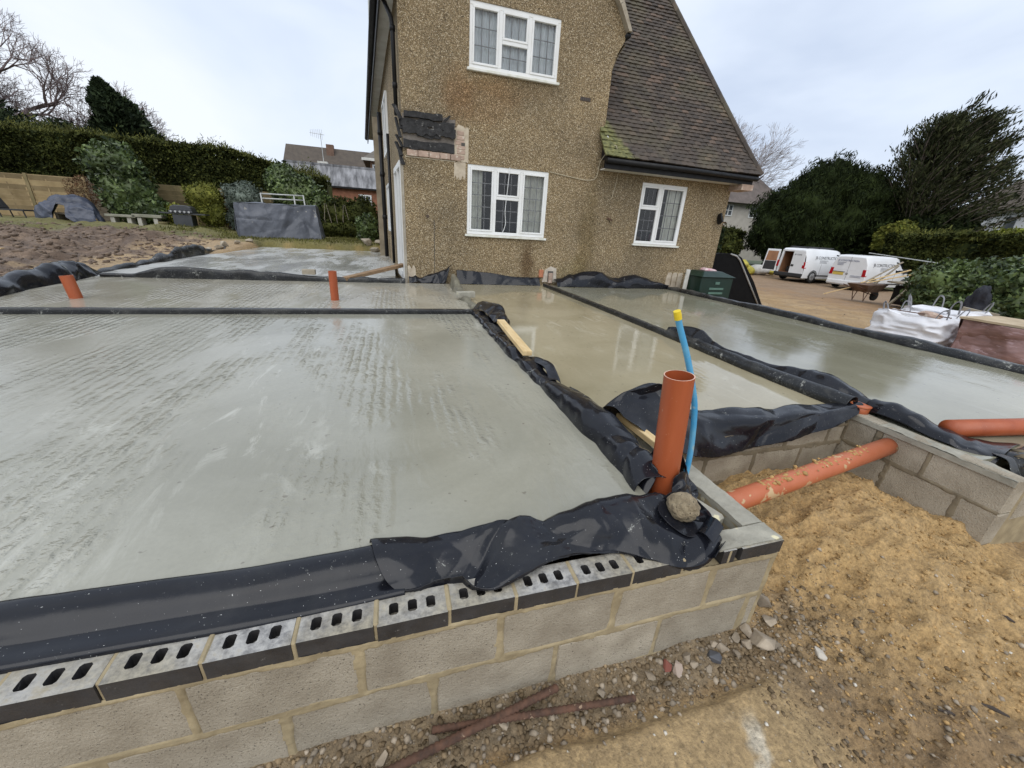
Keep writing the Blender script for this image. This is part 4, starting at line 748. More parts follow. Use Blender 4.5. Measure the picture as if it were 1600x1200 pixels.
for r_ in range(nrow):
    s = r_*EXP-.03; lift = .03*math.exp(-s*3); hx = hipx(s); x = 4.24+(TW/2 if r_ % 2 else 0); 
    sag = .012*math.sin(r_*.9)+random.uniform(-.003, .003)
    while x < hx+.02:
        V, F, me = random.choice(tv); y_off = sag*.3+.010*float(vn(x*1.3, r_*.8, 3.3))+random.uniform(-.005, .005); up = .006+random.uniform(-.003, .004)+lift+.012*float(vn(x*.9, r_*.25, 8.8))
        if cnt < 300 and x > 4.2:
            o = bpy.data.objects.new('tile', me); C.objects.link(o); o.parent = rf; o.location = Vector(rpt(x, s+y_off, up))-origin(rf); o.rotation_euler = (0, random.uniform(-.012, .012), random.uniform(-.01, .01)); cnt += 1
        else:
            a = random.uniform(-.012, .012); big.add([rpt(x+p-q*a, s+y_off+q, up+c+p*random.uniform(-.005, .005)) for p, q, c in V], F)
        x += TW
o = big.build('tiles', M_tile, rf); o['kind'] = 'stuff'
hipm = MB()
for k in range(int(SMAX/.2)):
    s = k*.2; a, b = rpt(hipx(s)+.01, s, .03), rpt(hipx(s+.23)+.01, s+.23, .045); hipm.tube([a, b], [.075, .06], 8)
hipm.build('hip_tiles', M_tile, rf)['kind'] = 'stuff'
g_ = MB(); g_.tube([(4.20, 8.0, 2.555), (6.2, 8.0, 2.555), (8.05, 8.0, 2.54)], .05, 12); g_.build('gutter', M_blackplastic, hs, True)
MB().box(4.20, 8.0, 8.062, 8.10, 2.42, 2.60).build('fascia', M_blackplastic, hs); MB().box(4.28, 7.98, 8.105, HY, 2.425, 2.445).build('soffit', M_soffit, hs)
MB().box(7.70, 8.02, 8.03, 8.45, 2.30, 2.42).build('corbel', M_house_brick, hs)
MB().tube([(8.05, 8.0, 2.54), (8.13, 7.99, 2.57), (8.2, 8.02, 2.62)], .012, 8).build('gutter_outlet', M_blackplastic, hs)
lm = MB(); lm.add([(4.20, 8.07, 2.66), (4.42, 8.12, 2.73), (4.30, 8.3, 3.05), (4.24, 8.32, 3.02)], [(0, 1, 2, 3)]); lm.build('flashing', pm('white_lead_flashing', (.6, .6, .58), (.42, .42, .4), 6, .5, .1, .1), hs)
# verge of the main roof, main roof slopes
for sx, xe in ((1, 4.52), (-1, -.08)):
    top = (2.27, 7.46); m = MB()
    m.hexa([(xe, 8.32, 4.74), (xe, 22.5, 4.74), (top[0], 22.5, top[1]), (top[0], 8.32, top[1]), (xe, 8.32, 4.84), (xe, 22.5, 4.84), (top[0], 22.5, top[1]+.1), (top[0], 8.32, top[1]+.1)]); m.build('main_roof_slope', M_tile, rf)
vg = MB(); vg.hexa([(4.46, 8.28, 4.74), (4.53, 8.28, 4.74), (4.53, 8.42, 4.74), (4.46, 8.42, 4.74), (4.22, 8.28, 5.10), (4.29, 8.28, 5.14), (4.29, 8.42, 5.14), (4.22, 8.42, 5.10)]); vg.hexa([(4.22, 8.28, 5.09), (4.29, 8.28, 5.14), (4.29, 8.42, 5.14), (4.22, 8.42, 5.09), (2.2, 8.28, 7.44), (2.27, 8.28, 7.5), (2.27, 8.42, 7.5), (2.2, 8.42, 7.44)])
vg.build('verge', pm('grey_cement_verge', (.42, .37, .29), (.27, .23, .17), 8, .9, .05, .5, 40, .01), hs)
MB().tube([(4.50, 8.34, 4.70), (4.50, 22, 4.70)], .05, 10).build('gutter', M_blackplastic, hs, True)
# left eaves: gutter, soffit, pipes
MB().tube([(lw(y)-.31, y, 4.78) for y in (7.95, 12, 17, 22.5)], .075, 12).build('gutter', M_blackplastic, hs, True)
sf = MB(); sf.hexa([(lw(8.0)-.26, 8.0, 4.74), (lw(8.0)+.0, 8.0, 4.74), (lw(22.5), 22.5, 4.74), (lw(22.5)-.26, 22.5, 4.74), (lw(8.0)-.26, 8.0, 4.76), (lw(8.0), 8.0, 4.76), (lw(22.5), 22.5, 4.76), (lw(22.5)-.26, 22.5, 4.76)]); sf.build('soffit', M_soffit, hs)
MB().bar((lw(8.0)-.255, 8.0, 4.66), (lw(22.5)-.255, 22.5, 4.66), .03, .2).build('fascia', M_blackplastic, hs)
MB().tube([(lw(8.7)-.25, 8.7, 4.72), (lw(8.7)-.08, 8.62, 4.35), (lw(8.6)-.07, 8.60, 4.2), (lw(8.6)-.07, 8.60, 2.95)], .036, 12).build('downpipe', M_blackplastic, hs, True)
for zz in (4.2, 3.4): MB().tube([(lw(8.6)-.07, 8.6, zz-.04), (lw(8.6)-.07, 8.6, zz+.04)], .045, 12).build('pipe_collar', M_blackplastic, hs, True)
MB().tube([(lw(14)-.10, 14, 4.1), (lw(14)-.10, 14, .1)], .06, 12).build('downpipe', M_blackplastic, hs, True)
for zz in (3.6, 2.5, 1.3): MB().tube([(lw(14)-.10, 14, zz-.06), (lw(14)-.10, 14, zz+.06)], .075, 12).build('pipe_collar', M_blackplastic, hs, True)
MB().tube([(lw(11.2)-.07, 11.2, 3.1), (lw(11.2)-.07, 11.2, .15)], .035, 12).build('downpipe', M_blackplastic, hs, True)
MB().box(lw(15.2)-.26, lw(15.2)-.02, 15.1, 15.3, -.1, 4.2).build('corner_post', M_greywood, hs)
def side_window(y0, y1, z0, z1):
    wn = thing_part('window', hs); m = MB(); a, b = Vector((lw(y0)-.02, y0, 0)), Vector((lw(y1)-.02, y1, 0))
    up = lambda p, z: (p.x, p.y, z)
    for p, q, zz in ((a, b, z0), (a, b, z1)): m.bar(up(p, zz), up(q, zz), .06, .07)
    for p in (a, a.lerp(b, .5), b): m.bar(up(p, z0), up(p, z1), .06, .07, (0, 1, 0))
    m.build('frame', M_white, wn); MB().add([(a.x-.006, a.y, z0), (b.x-.006, b.y, z0), (b.x-.006, b.y, z1), (a.x-.006, a.y, z1)], [(0, 1, 2, 3)]).build('pane', pm('dim_glass', (.12, .13, .14), (.08, .09, .1), 2, .08, .03, 0), wn)
side_window(11.9, 13.4, 2.9, 4.1); side_window(12.0, 13.3, .95, 2.1); side_window(16.4, 18.6, 2.9, 4.1)
dr = thing_part('door', hs); m = MB(); d0, d1 = 8.62, 10.1
for y_ in (d0, (d0+d1)/2, d1): m.bar((lw(y_)-.02, y_, .08), (lw(y_)-.02, y_, 2.22), .07, .10, (0, 1, 0))
m.bar((lw(d0)-.02, d0, 2.2), (lw(d1)-.02, d1, 2.2), .07, .10); m.bar((lw(d0)-.02, d0, .1), (lw(d1)-.02, d1, .1), .07, .14); m.build('frame', M_white, dr)
MB().add([(lw(d0)-.006, d0, .1), (lw(d1)-.006, d1, .1), (lw(d1)-.006, d1, 2.2), (lw(d0)-.006, d0, 2.2)], [(0, 1, 2, 3)]).build('pane', pm('dim_glass', (.12, .13, .14)), dr)
m = MB(); m.bar((lw(8.5)-.02, 8.5, -.05), (lw(8.5)-.02, 8.5, 2.3), .05, .2, (0, 1, 0)); m.build('raw_reveal', pm('raw_wall_edge', (.42, .38, .31), (.25, .22, .17), 5, .9, .05, .6, 30, .02), hs)
# torn-out strip above the lower wall: exposed bricks, felt, patch
for i in range(5): put_block(hs, .43+.20*i, HY-.004, 2.305+.004*(i % 2), .192, .05, .10+random.uniform(-.004, .004), 0, 'brick', M_house_brick)
for r_ in range(5): put_block(hs, 1.315+random.uniform(-.02, .02), HY+.003, 2.42+.077*r_, .16+random.uniform(-.03, .02), .045, .066, 0, 'brick', M_house_brick)
put_block(hs, 1.33, HY+.003, 2.33, .12, .045, .068, 0, 'brick', M_house_brick)
def ragged(x0, x1, z0, z1, y0, y1, n, amp, seed, name, mat):
    r = random.Random(seed); xs = [x0+(x1-x0)*k/n for k in range(n+1)]; bot = [(x, z0+r.uniform(-amp, amp)) for x in xs]; top = [(x, z1+r.uniform(-amp, amp)) for x in xs[::-1]]
    MB().prism(bot+top, y0, y1).build(name, mat, hs)
ragged(.27, 1.22, 2.42, 2.96, HY-.006, HY+.05, 14, .02, 1, 'torn_back', pm('grey_brick_smear', (.27, .24, .21), (.15, .13, .11), 6, .9, .05, .7, 40, .02))
ragged(.28, 1.20, 2.42, 2.56, HY-.035, HY-.004, 12, .014, 2, 'torn_felt', M_felt); ragged(.27, 1.22, 2.66, 2.78, HY-.06, HY-.003, 16, .03, 3, 'torn_felt', M_felt)
ragged(.24, 1.20, 2.78, 2.88, HY-.05, HY-.004, 14, .022, 4, 'torn_felt', M_felt); ragged(.30, .98, 2.90, 3.0, HY-.07, HY-.003, 8, .012, 5, 'torn_felt', M_felt); ragged(.52, .95, 2.62, 2.68, HY-.045, HY-.005, 7, .02, 6, 'torn_felt', M_felt)
MB().bar((1.0, HY-.03, 2.9), (1.12, HY-.05, 3.0), .03, .03).build('torn_felt', M_felt, hs)
for k in range(6): z0 = 2.15+.14*k; MB().bar((.22+random.uniform(-.04, .04), HY-.03+random.uniform(-.03, .05), z0), (.20+random.uniform(-.07, .05), HY+.05, z0+random.uniform(.15, .35)), random.uniform(.04, .10), .03).build('torn_felt', M_felt, hs)
ragged(1.20, 1.42, 2.02, 2.32, HY-.004, HY+.02, 8, .05, 8, 'mortar_patch', M_lintel); ragged(1.20, 1.47, 2.30, 2.86, HY-.012, HY+.02, 8, .04, 18, 'mortar_patch', M_lintel)
MB().box(1.33, 1.40, HY-.0225, HY-.0125, 2.56, 2.61).build('hole', M_dark, hs)
ragged(.27, .42, -.05, .35, HY-.004, HY+.02, 6, .06, 9, 'mortar_patch', M_lintel)
MB().box(.30, 1.22, HY-.003, HY+.01, 2.285, 2.297).build('render_edge', pm('pale_render_edge', (.62, .55, .42), None, 8, .9, .05, .3), hs)
MB().box(.80, .812, HY-.0015, HY+.01, .15, 1.25).build('crack', M_dark, hs)
# air brick, small hardware, cable
ab = MB(); ab.box(3.66, 3.88, HY-.006, HY+.02, 3.575, 3.64); ab.build('air_brick', pm('brown_air_brick', (.07, .045, .035), None, 8, .8, .1, .3), hs)
for k in range(5): MB().box(3.675+.04*k, 3.695+.04*k, HY-.009, HY-.0055, 3.585, 3.63).build('slot', M_dark, hs)
MB().tube([(.68, HY-.02, 1.3), (.68, HY+.02, 1.3)], .03, 12).build('pipe_hole', pm('rusty_ring', (.10, .07, .05), None, 8, .8, .1, .3), hs)
MB().tube([tuple(p) for p in cr([(3.15, HY-.012, 2.29), (3.6, HY-.012, 2.24), (4.0, HY-.012, 2.21), (4.2, HY-.012, 2.28), (4.25, HY-.05, 2.6), (4.4, 8.15, 2.85), (4.45, 8.1, 2.75), (4.35, 8.05, 2.66)], 40)], .007, 6).build('cable', pm('cream_cable', (.55, .48, .34), None, 5, .7, .1, 0), hs, True)
MB().tube([tuple(p) for p in cr([(2.30, HY-.02, 2.29), (2.27, HY-.03, 1.9), (2.24, HY-.03, 1.5), (2.26, HY-.03, 1.25), (2.20, HY-.03, 1.07)], 30)], .006, 6).build('cable', M_white, hs, True)
MB().tube([tuple(p) for p in cr([(4.72, HY+.0, 2.42), (4.68, HY+.0, 2.1), (4.64, HY, 1.9)], 12)], .006, 6).build('cable', pm('cream_cable', (.55, .48, .34)), hs)
MB().bar((4.60, HY, 1.52), (4.70, HY-.05, 1.47), .04, .03).build('bracket', M_rust, hs)
MB().bar((7.58, HY, 1.65), (7.58, HY-.12, 1.72), .05, .22).build('wall_lamp', M_blackplastic, hs)
# knocked-out brick at the house foot
kb = MB(); kb.prism([(3.18, .1), (3.23, .36), (3.36, .44), (3.50, .40), (3.52, .1)], HY-.012, HY+.02); kb.build('mortar_patch', pm('pale_plaster', (.62, .56, .47), (.42, .36, .29), 14, .9, .05, .8, 40, .02), hs)
put_block(hs, 3.14, HY-.01, .20, .10, .06, .16, 0, 'brick', pm('orange_brick', (.52, .22, .12), (.38, .14, .07), 9, .9, .05, .5)); put_block(hs, 3.36, HY-.04, .08, .09, .05, .22, 0, 'brick', M_house_brick)
MB().box(3.30, 3.43, HY-.015, HY-.0121, .10, .34).build('hole', M_dark, hs)
for k in range(3): MB().prism([(6.45+.16*k, .02), (6.45+.16*k, .30+.05*(k > 0)), (6.49+.16*k, .40), (6.58+.16*k, .40), (6.585+.16*k, .02)], HY-.006, HY+.02).build('mortar_patch', M_lintel, hs)
MB().box(4.2, 4.34, 8.13, 8.17, .0, .12).build('vent_block', pm('grey_vent', (.16, .16, .15), None, 8, .7, .1, 0), hs)

# ---------------------------------------------------------------- things at the right end of the house
bn = thing('utility_box', 'dark green plastic box with sloped lid standing by the house corner', 'box', (7.2, 7.8, -.5))
M_green = pm('dark_green_plastic', (.005, .026, .017), (.004, .02, .013), 3, .4, .1, 0)
MB().box(6.76, 7.66, 7.55, 8.12, -.5, .40).build('body', M_green, bn, False, .015)
MB().hexa([(6.72, 7.50, .40), (7.70, 7.50, .40), (7.70, 8.16, .40), (6.72, 8.16, .40), (6.86, 7.66, .52), (7.40, 7.66, .52), (7.40, 8.06, .52), (6.86, 8.06, .52)]).build('lid', M_green, bn, False, .012)
M_lgreen = pm('light_green_plastic', (.10, .19, .15), None, 4, .5, .1, 0)
for zz in (.02, .12): MB().box(7.02, 7.42, 7.535, 7.55, zz, zz+.045).build('vent_slot', M_lgreen, bn)
MB().box(7.16, 7.28, 7.537, 7.552, .24, .30).build('latch', M_lgreen, bn)
plank('white_board', (6.62, 7.9, -.3), (6.70, 7.98, .52), .10, .03, M_whitepaint, 'narrow white board leaning beside the green box', 'board', up=(0, 1, 0))
pb = MB(); pb.hexa([(6.95, 7.72, .522), (7.30, 7.70, .522), (7.36, 7.95, .522), (7.0, 8.0, .522), (7.0, 7.76, .58), (7.26, 7.74, .56), (7.3, 7.9, .565), (7.05, 7.95, .59)]); tag(pb.build('paper_bag', pm('crumpled_white_bag', (.7, .62, .6), (.5, .2, .25), 14, .6, .1, .5, 30, .02), None, False, .02), 'crumpled white and pink bag on the green box lid', 'bag')
bs = thing('black_board', 'tall black board with a pale rim leaning by the house corner', 'board', (9.5, 9.0, -.5))
MB().prism([(8.3, -.55), (8.3, .86), (8.45, .90), (9.04, .89), (9.24, .80), (9.90, .16), (10.48, -.55)], 9.0, 9.06).build('panel', pm('matt_black_board', (.006, .006, .0065), None, 4, .6, .1, .1, spec=.12), bs, False, .01)
MB().tube([(8.80, 8.985, .885), (9.02, 8.985, .84), (9.16, 8.985, .74), (9.70, 8.985, .14), (10.27, 8.985, -.5)], .022, 8).build('rim', pm('grey_rim', (.35, .35, .34), None, 4, .4, .1, 0), bs, True)
# bulk bags
def bulk_bag(cx, cy, z0, w, d, h, rz, label, seed, strap_h=.22):
    t = thing('bulk_bag', label, 'bag', (cx, cy, z0), 'white bulk bags by the driveway'); t.rotation_euler[2] = rz; nseg = 128; rows = 48; V = []
    for j in range(rows+1):
        v = j/rows; z = h*v
        for k in range(nseg):
            a = 2*math.pi*k/nseg; c, s = math.cos(a), math.sin(a); pw_ = .42; ex = math.copysign(abs(c)**pw_, c); ey = math.copysign(abs(s)**pw_, s); bul = 1+.09*math.sin(math.pi*min(v*1.05, 1))-.06*(v > .9)*(v-.9)*10
            V.append([ex*w/2*bul, ey*d/2*bul, z])
    V = np.array(V); rr = np.hypot(V[:, 0], V[:, 1]); n_ = .05*fbm(V[:, 0]*4+seed, V[:, 1]*4, V[:, 2]*7, 4)+.04*(1-2*np.abs(vn(V[:, 0]*3+seed, V[:, 1]*3, V[:, 2]*9)))+.03*(1-2*np.abs(vn(V[:, 0]*6+seed, V[:, 1]*6, V[:, 2]*14))); V[:, :2] *= (1+n_/np.maximum(rr, .2))[:, None]
    V[:, 2] += (V[:, 2] > h*.8)*.07*fbm(V[:, 0]*3+seed, V[:, 1]*3, 1.1)
    F = [(j*nseg+k, j*nseg+(k+1) % nseg, (j+1)*nseg+(k+1) % nseg, (j+1)*nseg+k) for j in range(rows) for k in range(nseg)]
    mt = pm('white_woven_bag', (.76, .76, .78), (.62, .62, .64), 5, .55, .1, .3, 18, .02)
    m_ = MB(); m_.add(V, F); tp = [tuple(p) for p in V[-nseg:]]
    m_.add([(p[0]*.72, p[1]*.72, p[2]-.04+.03*random.random()) for p in tp]+tp, [(k, nseg+k, nseg+(k+1) % nseg, (k+1) % nseg) for k in range(nseg)]+[tuple(range(nseg))])
    m_.build('body', mt, t, True, local=True)
    gm = pm('grey_strap', (.22, .22, .23), None, 8, .7, .1, 0)
    for sx, sy in ((-1, -1), (1, -1), (1, 1), (-1, 1)):
        P = cr([(sx*w*.40, sy*d*.30, h*.9), (sx*w*.44, sy*d*.36, h+strap_h*.7), (sx*w*.42, sy*d*.42, h+strap_h), (sx*w*.38, sy*d*.44, h+strap_h*.7), (sx*w*.30, sy*d*.42, h*.9)], 18)
        s_ = MB()
        for a, b in zip(P[:-1], P[1:]): s_.bar(a, b, .034, .006, (0, 1, .2))
        s_.build('strap', gm, t, local=True)
    return t
bulk_bag(8.55, 4.33, -.5, .86, .96, .72, .12, 'nearer full white bulk bag behind the slab edge, brick piece on top', 3, .15)
bulk_bag(9.55, 4.55, -.5, .9, .9, .76, -.1, 'farther white bulk bag half hidden behind the nearer one', 8, .2)
rock('brick_piece', (8.5, 4.2, .235), .13, (1.5, .8, .5), 3, 2, .25, M_house_brick, 'broken brick piece lying on the nearer bulk bag', 'brick')
rebar((8.35, 4.72, .24), (8.45, 3.9, .25), .008, 'thin bar lying across the nearer bulk bag', 4)
bk = thing('brick_pack', 'shrink wrapped pack of dark red bricks beside the bulk bags', 'brick pack', (8.6, 2.7, -.5))
M_wrap = pm('wrapped_red_brick', (.33, .20, .18), (.20, .115, .10), 7, .13, .05, .3, 12, .03, spots=(9, .62, (.40, .27, .27)), stretch=(1, .6, 3.0))
MB().box(8.17, 9.05, 1.4, 3.58, -.42, .30).build('bricks', M_wrap, bk, False, .015)
_w = sheet('wrapping', [[(8.14, 3.62-.55*k, z_) for k in range(5)] for z_ in (.30, .12, -.06, -.24, -.44)], None, 150, 60, .034, 2.4, .9, M_wrap, None, 33, .003, folds=120); _w.parent = bk; _w.location = -Vector(bk.location); del _w['category']
_w = sheet('wrapping', [[(8.14+.3*k, 3.62, z_) for k in range(4)] for z_ in (.30, .12, -.06, -.24, -.44)], None, 60, 50, .016, 3.0, .9, M_wrap, None, 35, .003, folds=80); _w.parent = bk; _w.location = -Vector(bk.location); del _w['category']
MB().box(8.1, 9.1, 1.35, 3.66, .305, .335).build('plywood_lid', pm('plywood', (.52, .42, .28), (.38, .29, .18), 4, .8, .1, .2), bk)
MB().box(8.12, 9.08, 1.4, 3.6, -.5, -.425).build('pallet', M_greywood, bk)
m = thing('cement_bag', 'red and white bag lying on the plywood on the brick pack', 'bag', (8.5, 2.85, .34)); rock('bag_body', (0, 0, .08), .15, (1.1, 1.5, .6), 6, 3, .15, pm('white_paper_bag', (.72, .70, .68), (.6, .3, .28), 5, .6, .1, .2), parent=m); rock('red_top', (.05, .05, .16), .09, (1.1, 1.2, .5), 9, 3, .2, pm('red_bag_top', (.45, .03, .06), None, 6, .5, .1, .1), parent=m)
m = thing('glove_pile', 'grey and white rags heaped at the end of the plywood', 'rags', (8.55, 2.45, .34)); rock('rag', (0, 0, .05), .12, (1.2, 1.4, .5), 16, 3, .4, pm('grey_rag', (.45, .45, .44), (.2, .2, .2), 12, .8, .1, .3), parent=m); rock('rag', (.06, -.2, .06), .09, (1.2, 1.0, .7), 19, 3, .4, pm('grey_rag', (.45, .45, .44)), parent=m)
# dark cloth bundle in front of the laurel
dk = rock('cloth_bundle', (15.4, 6.75, .02), .27, (.8, 1.0, 1.7), 12, 4, .5, pm('navy_cloth', (.012, .014, .024), (.006, .007, .012), 5, .75, .1, .6, 12, .05), 'dark navy cloth covered heap standing against the laurel', 'cloth bundle')
for i, (x, y, h) in enumerate(((11.5, 5.6, .62), (11.9, 5.35, .66), (12.1, 5.15, .62))):
    o = MB().box(-.03, .03, -.14, .14, 0, h).build('sack', pm('beige_sack', (.35, .31, .24), (.24, .21, .16), 6, .8, .1, .4, 30, .01)); o.location = (x, y, -.5); o.rotation_euler = (.15, -.1, .4*i); tag(o, 'upright beige paper sack edge behind the bulk bags', 'sack', 'beige sacks behind the bulk bags')
# wheelbarrow with timbers
wb = thing('wheelbarrow', 'rusty wheelbarrow loaded with long timber strips on the driveway', 'wheelbarrow', (17.6, 10.9, -.62)); bx, by, bz = 17.6, 10.9, -.62
MB().hexa([(bx-.3, by-.25, bz+.35), (bx+.3, by-.25, bz+.35), (bx+.3, by+.25, bz+.35), (bx-.3, by+.25, bz+.35), (bx-.6, by-.38, bz+.62), (bx+.5, by-.38, bz+.66), (bx+.5, by+.38, bz+.66), (bx-.6, by+.38, bz+.62)]).build('tray', pm('rusty_tray', (.20, .13, .09), (.1, .065, .045), 8, .8, .1, .4), wb)
MB().tube([(bx+.55, by-.04, bz+.18), (bx+.55, by+.04, bz+.18)], .18, 18).build('wheel', M_blackplastic, wb)
for sy in (-.2, .2):
    MB().tube([(bx+.6, by+sy*.4, bz+.2), (bx-.1, by+sy, bz+.36), (bx-.95, by+sy*1.3, bz+.58)], .018, 8).build('handle', M_rust, wb); MB().tube([(bx-.15, by+sy, bz+.36), (bx-.28, by+sy, bz), (bx-.42, by+sy, bz+.4)], .016, 8).build('leg', M_rust, wb)
for i, (a, b, mt) in enumerate((((bx-.3, by-.1, bz+.68), (bx+.9, by-.9, bz+1.15), M_pine), ((bx-.3, by+.1, bz+.66), (bx+.8, by-.7, bz+1.25), M_pine), ((bx-.2, by, bz+.72), (bx+.9, by-.3, bz+1.5), M_greywood), ((bx-.9, by+.9, bz+.1), (bx-.2, by+.1, bz+.60), M_pine), ((bx+.0, by-.2, bz+.64), (bx+1.1, by-.1, bz+1.35), M_greywood))):
    plank('timber_strip', a, b, .06, .035, mt, ['long pale timber strip sticking out of the wheelbarrow to the right', 'second pale timber strip crossing the wheelbarrow', 'grey timber strip standing highest in the wheelbarrow', 'pale timber strip poking out left of the wheelbarrow', 'grey timber strip among the barrow load'][i])
tp_ = thing('trestle_stack', 'grey board on timber legs with dark gap beneath, right of the wheelbarrow', 'boards', (18.4, 9.8, -.62))
MB().hexa([(17.7, 9.1, .10), (18.9, 9.0, .10), (19.1, 10.5, .14), (17.9, 10.5, .14), (17.7, 9.1, .15), (18.9, 9.0, .15), (19.1, 10.5, .19), (17.9, 10.5, .19)]).build('board', M_greywood, tp_)
for a, b in (((17.4, 9.9, -.62), (17.9, 9.7, .12)), ((18.7, 9.15, -.62), (18.7, 9.15, .1)), ((18.0, 10.4, -.62), (18.0, 10.4, .13)), ((18.9, 10.3, -.62), (18.9, 10.3, .13))): MB().bar(a, b, .09, .05).build('leg', M_greywood, tp_)
MB().box(18.1, 18.8, 9.3, 10.3, -.62, .06).build('gap_shade_block', M_blackplastic, tp_)  # black block added under the board, standing in for shade in the gap

# ---------------------------------------------------------------- vans
M_vanw = pm('white_van_paint', (.78, .79, .80), (.70, .71, .71), 1.5, .18, .06, 0); M_tyre = pm('black_tyre', (.018, .018, .018), None, 5, .85, .08, .2); M_rim = pm('silver_rim', (.5, .5, .5), None, 5, .35, .1, 0, metal=.6)
M_redlens = pm('red_lens', (.42, .012, .02), (.3, .008, .012), 4, .15, .05, 0); M_vanblk = pm('dark_grey_trim', (.03, .031, .033), None, 4, .55, .1, 0); M_vglass = pm('dark_car_glass', (.012, .014, .016), None, 3, .06, .02, 0); M_ply = pm('brown_ply_lining', (.36, .18, .09), (.25, .12, .06), 3, .7, .1, .1)
M_ink = pm('black_print', (.11, .11, .12), None, 4, .5, .05, 0); M_blueink = pm('blue_print', (.08, .10, .22), None, 4, .5, .05, 0)
def lettering(txt, size, parent, loc, rot, mat, name='lettering'):
    cu = bpy.data.curves.new('t', 'FONT'); cu.body = txt; cu.size = size; cu.extrude = .001; to = bpy.data.objects.new('t', cu); C.objects.link(to); bpy.context.view_layer.update()
    me = bpy.data.meshes.new_from_object(to.evaluated_get(bpy.context.evaluated_depsgraph_get())); bpy.data.objects.remove(to); me.materials.clear(); me.materials.append(mat)
    o = bpy.data.objects.new(name, me); C.objects.link(o); o.parent = parent; o.location = loc; o.rotation_euler = rot; return o
def van(loc, ang, L, w, h, label, open_rear, bumper, rack):
    t = thing('van', label, 'van', loc, 'white vans parked on the driveway'); t.rotation_euler[2] = ang; hw = w/2
    st = [(0.0, .985, .93), (.10, 1.0, .985), (.5, 1.0, 1.0), (.45*L, 1.0, 1.0), (.60*L, 1.0, .985), (.66*L, 1.0, .955), (.80*L, 1.0, .62), (.84*L, .99, .585), (.93*L, .95, .52), (.985*L, .86, .44), (L, .8, .36)]
    V = []; F = []; nsec = 14
    for x, ws, hs_ in st:
        zr = h*hs_; zb = .22; belt = min(h*.53, zr-.10); W_ = hw*ws; top = W_*(.80 if hs_ > .8 else .88); k = .07*h
        half = [(W_*.97, zb), (W_, zb+.18), (W_, belt), (W_*.5+top*.5+.02, (belt+zr)/2), (top, zr-k), (top-.06, zr-.02), (top*.5, zr)]
        sec = half+[(-a, b) for a, b in half[::-1]]; V += [(x, a, b) for a, b in sec]
    for i in range(len(st)-1): F += [(i*nsec+k, i*nsec+k+1, (i+1)*nsec+k+1, (i+1)*nsec+k) for k in range(nsec-1)]
    F.append(tuple((len(st)-1)*nsec+k for k in range(nsec)))
    if not open_rear: F.append(tuple(range(nsec))[::-1])
    b = MB(); b.add(V, F); bo = b.build('body', M_vanw, t, True, local=True)
    for p in bo.data.polygons: p.use_smooth = len(p.vertices) == 4
    mm = bo.modifiers.new('b', 'BEVEL'); mm.width = .03; mm.segments = 2; mm.limit_method = 'ANGLE'; mm.angle_limit = .7
    MB().box(.05, L-.15, -hw*.9, hw*.9, .20, .30).build('floor_pan', M_vanblk, t, local=True)
    MB().box(-.05, .12, -hw*.97, hw*.97, .26, .46).build('bumper', M_vanblk if bumper == 'dark' else M_vanw, t, False, .03, 2, local=True)
    for x_ in (.19*L, .82*L):
        for sy in (-1, 1):
            wh = thing_part('wheel', t); MB().tube([(x_, sy*(hw-.19), .31), (x_, sy*(hw+.012), .31)], .315, 28).build('tyre', M_tyre, wh, False, .03, 2, local=True)
            r = MB(); r.tube([(x_, sy*(hw+.0), .31), (x_, sy*(hw+.02), .31)], [.215, .20], 24); 
            for k in range(6): a = k*math.pi/3; r.bar((x_, sy*(hw+.028), .31), (x_+.19*math.cos(a), sy*(hw+.028), .31+.19*math.sin(a)), .05, .02, (0, 1, 0))
            r.build('rim', M_rim, wh, local=True)
            ar = MB(); n = 20; ri, ro = .325, .375; P = [(x_+q*math.cos(math.pi*k/n), sy*(hw+.006), .31+q*math.sin(math.pi*k/n)) for q in (ri, ro) for k in range(n+1)]; ar.add(P, [(k, k+1, n+2+k, n+1+k) for k in range(n)]); ar.build('wheel_arch', M_vanblk, t, local=True)
    for sy in (-1, 1):   # cab side windows, mirrors, lights, door lines
        g = MB(); g.add([(.585*L, sy*(hw+.004), h*.55), (.775*L, sy*(hw+.004), h*.55), (.70*L, sy*(hw*.85+.012), h*.82), (.585*L, sy*(hw*.845+.012), h*.86)], [(0, 1, 2, 3)]); g.build('side_window', M_vglass, t, local=True)
        MB().box(.74*L, .78*L, min(sy*hw, sy*(hw+.16)), max(sy*hw, sy*(hw+.16)), h*.54, h*.66).build('mirror', M_vanblk, t, False, .02, local=True)
        lz = MB(); lz.hexa([(-.03, sy*(hw*.86), h*.42), (.10, sy*(hw*1.005), h*.42), (.10, sy*(hw*1.005), h*.42), (-.03, sy*(hw*.86), h*.42), (-.03, sy*(hw*.83), h*.64), (.10, sy*(hw*.955), h*.64), (.10, sy*(hw*.955), h*.64), (-.03, sy*(hw*.83), h*.64)]); 
        MB().hexa([(-.022, sy*hw*.80, h*.40), (.11, sy*hw*.82, h*.40), (.11, sy*hw*1.008, h*.40), (-.022, sy*hw*.985, h*.40), (-.018, sy*hw*.78, h*.60), (.12, sy*hw*.8, h*.60), (.12, sy*hw*.985, h*.60), (-.018, sy*hw*.95, h*.60)]).build('tail_light', M_redlens, t, False, .015, local=True)
        MB().box(.30*L, .303*L, min(sy*hw, sy*(hw+.004)), max(sy*hw, sy*(hw+.004)), .35, h*.55).build('panel_gap', M_vanblk, t, local=True)
        MB().box(.58*L, .583*L, min(sy*hw, sy*(hw+.004)), max(sy*hw, sy*(hw+.004)), .35, h*.55).build('panel_gap', M_vanblk, t, local=True)
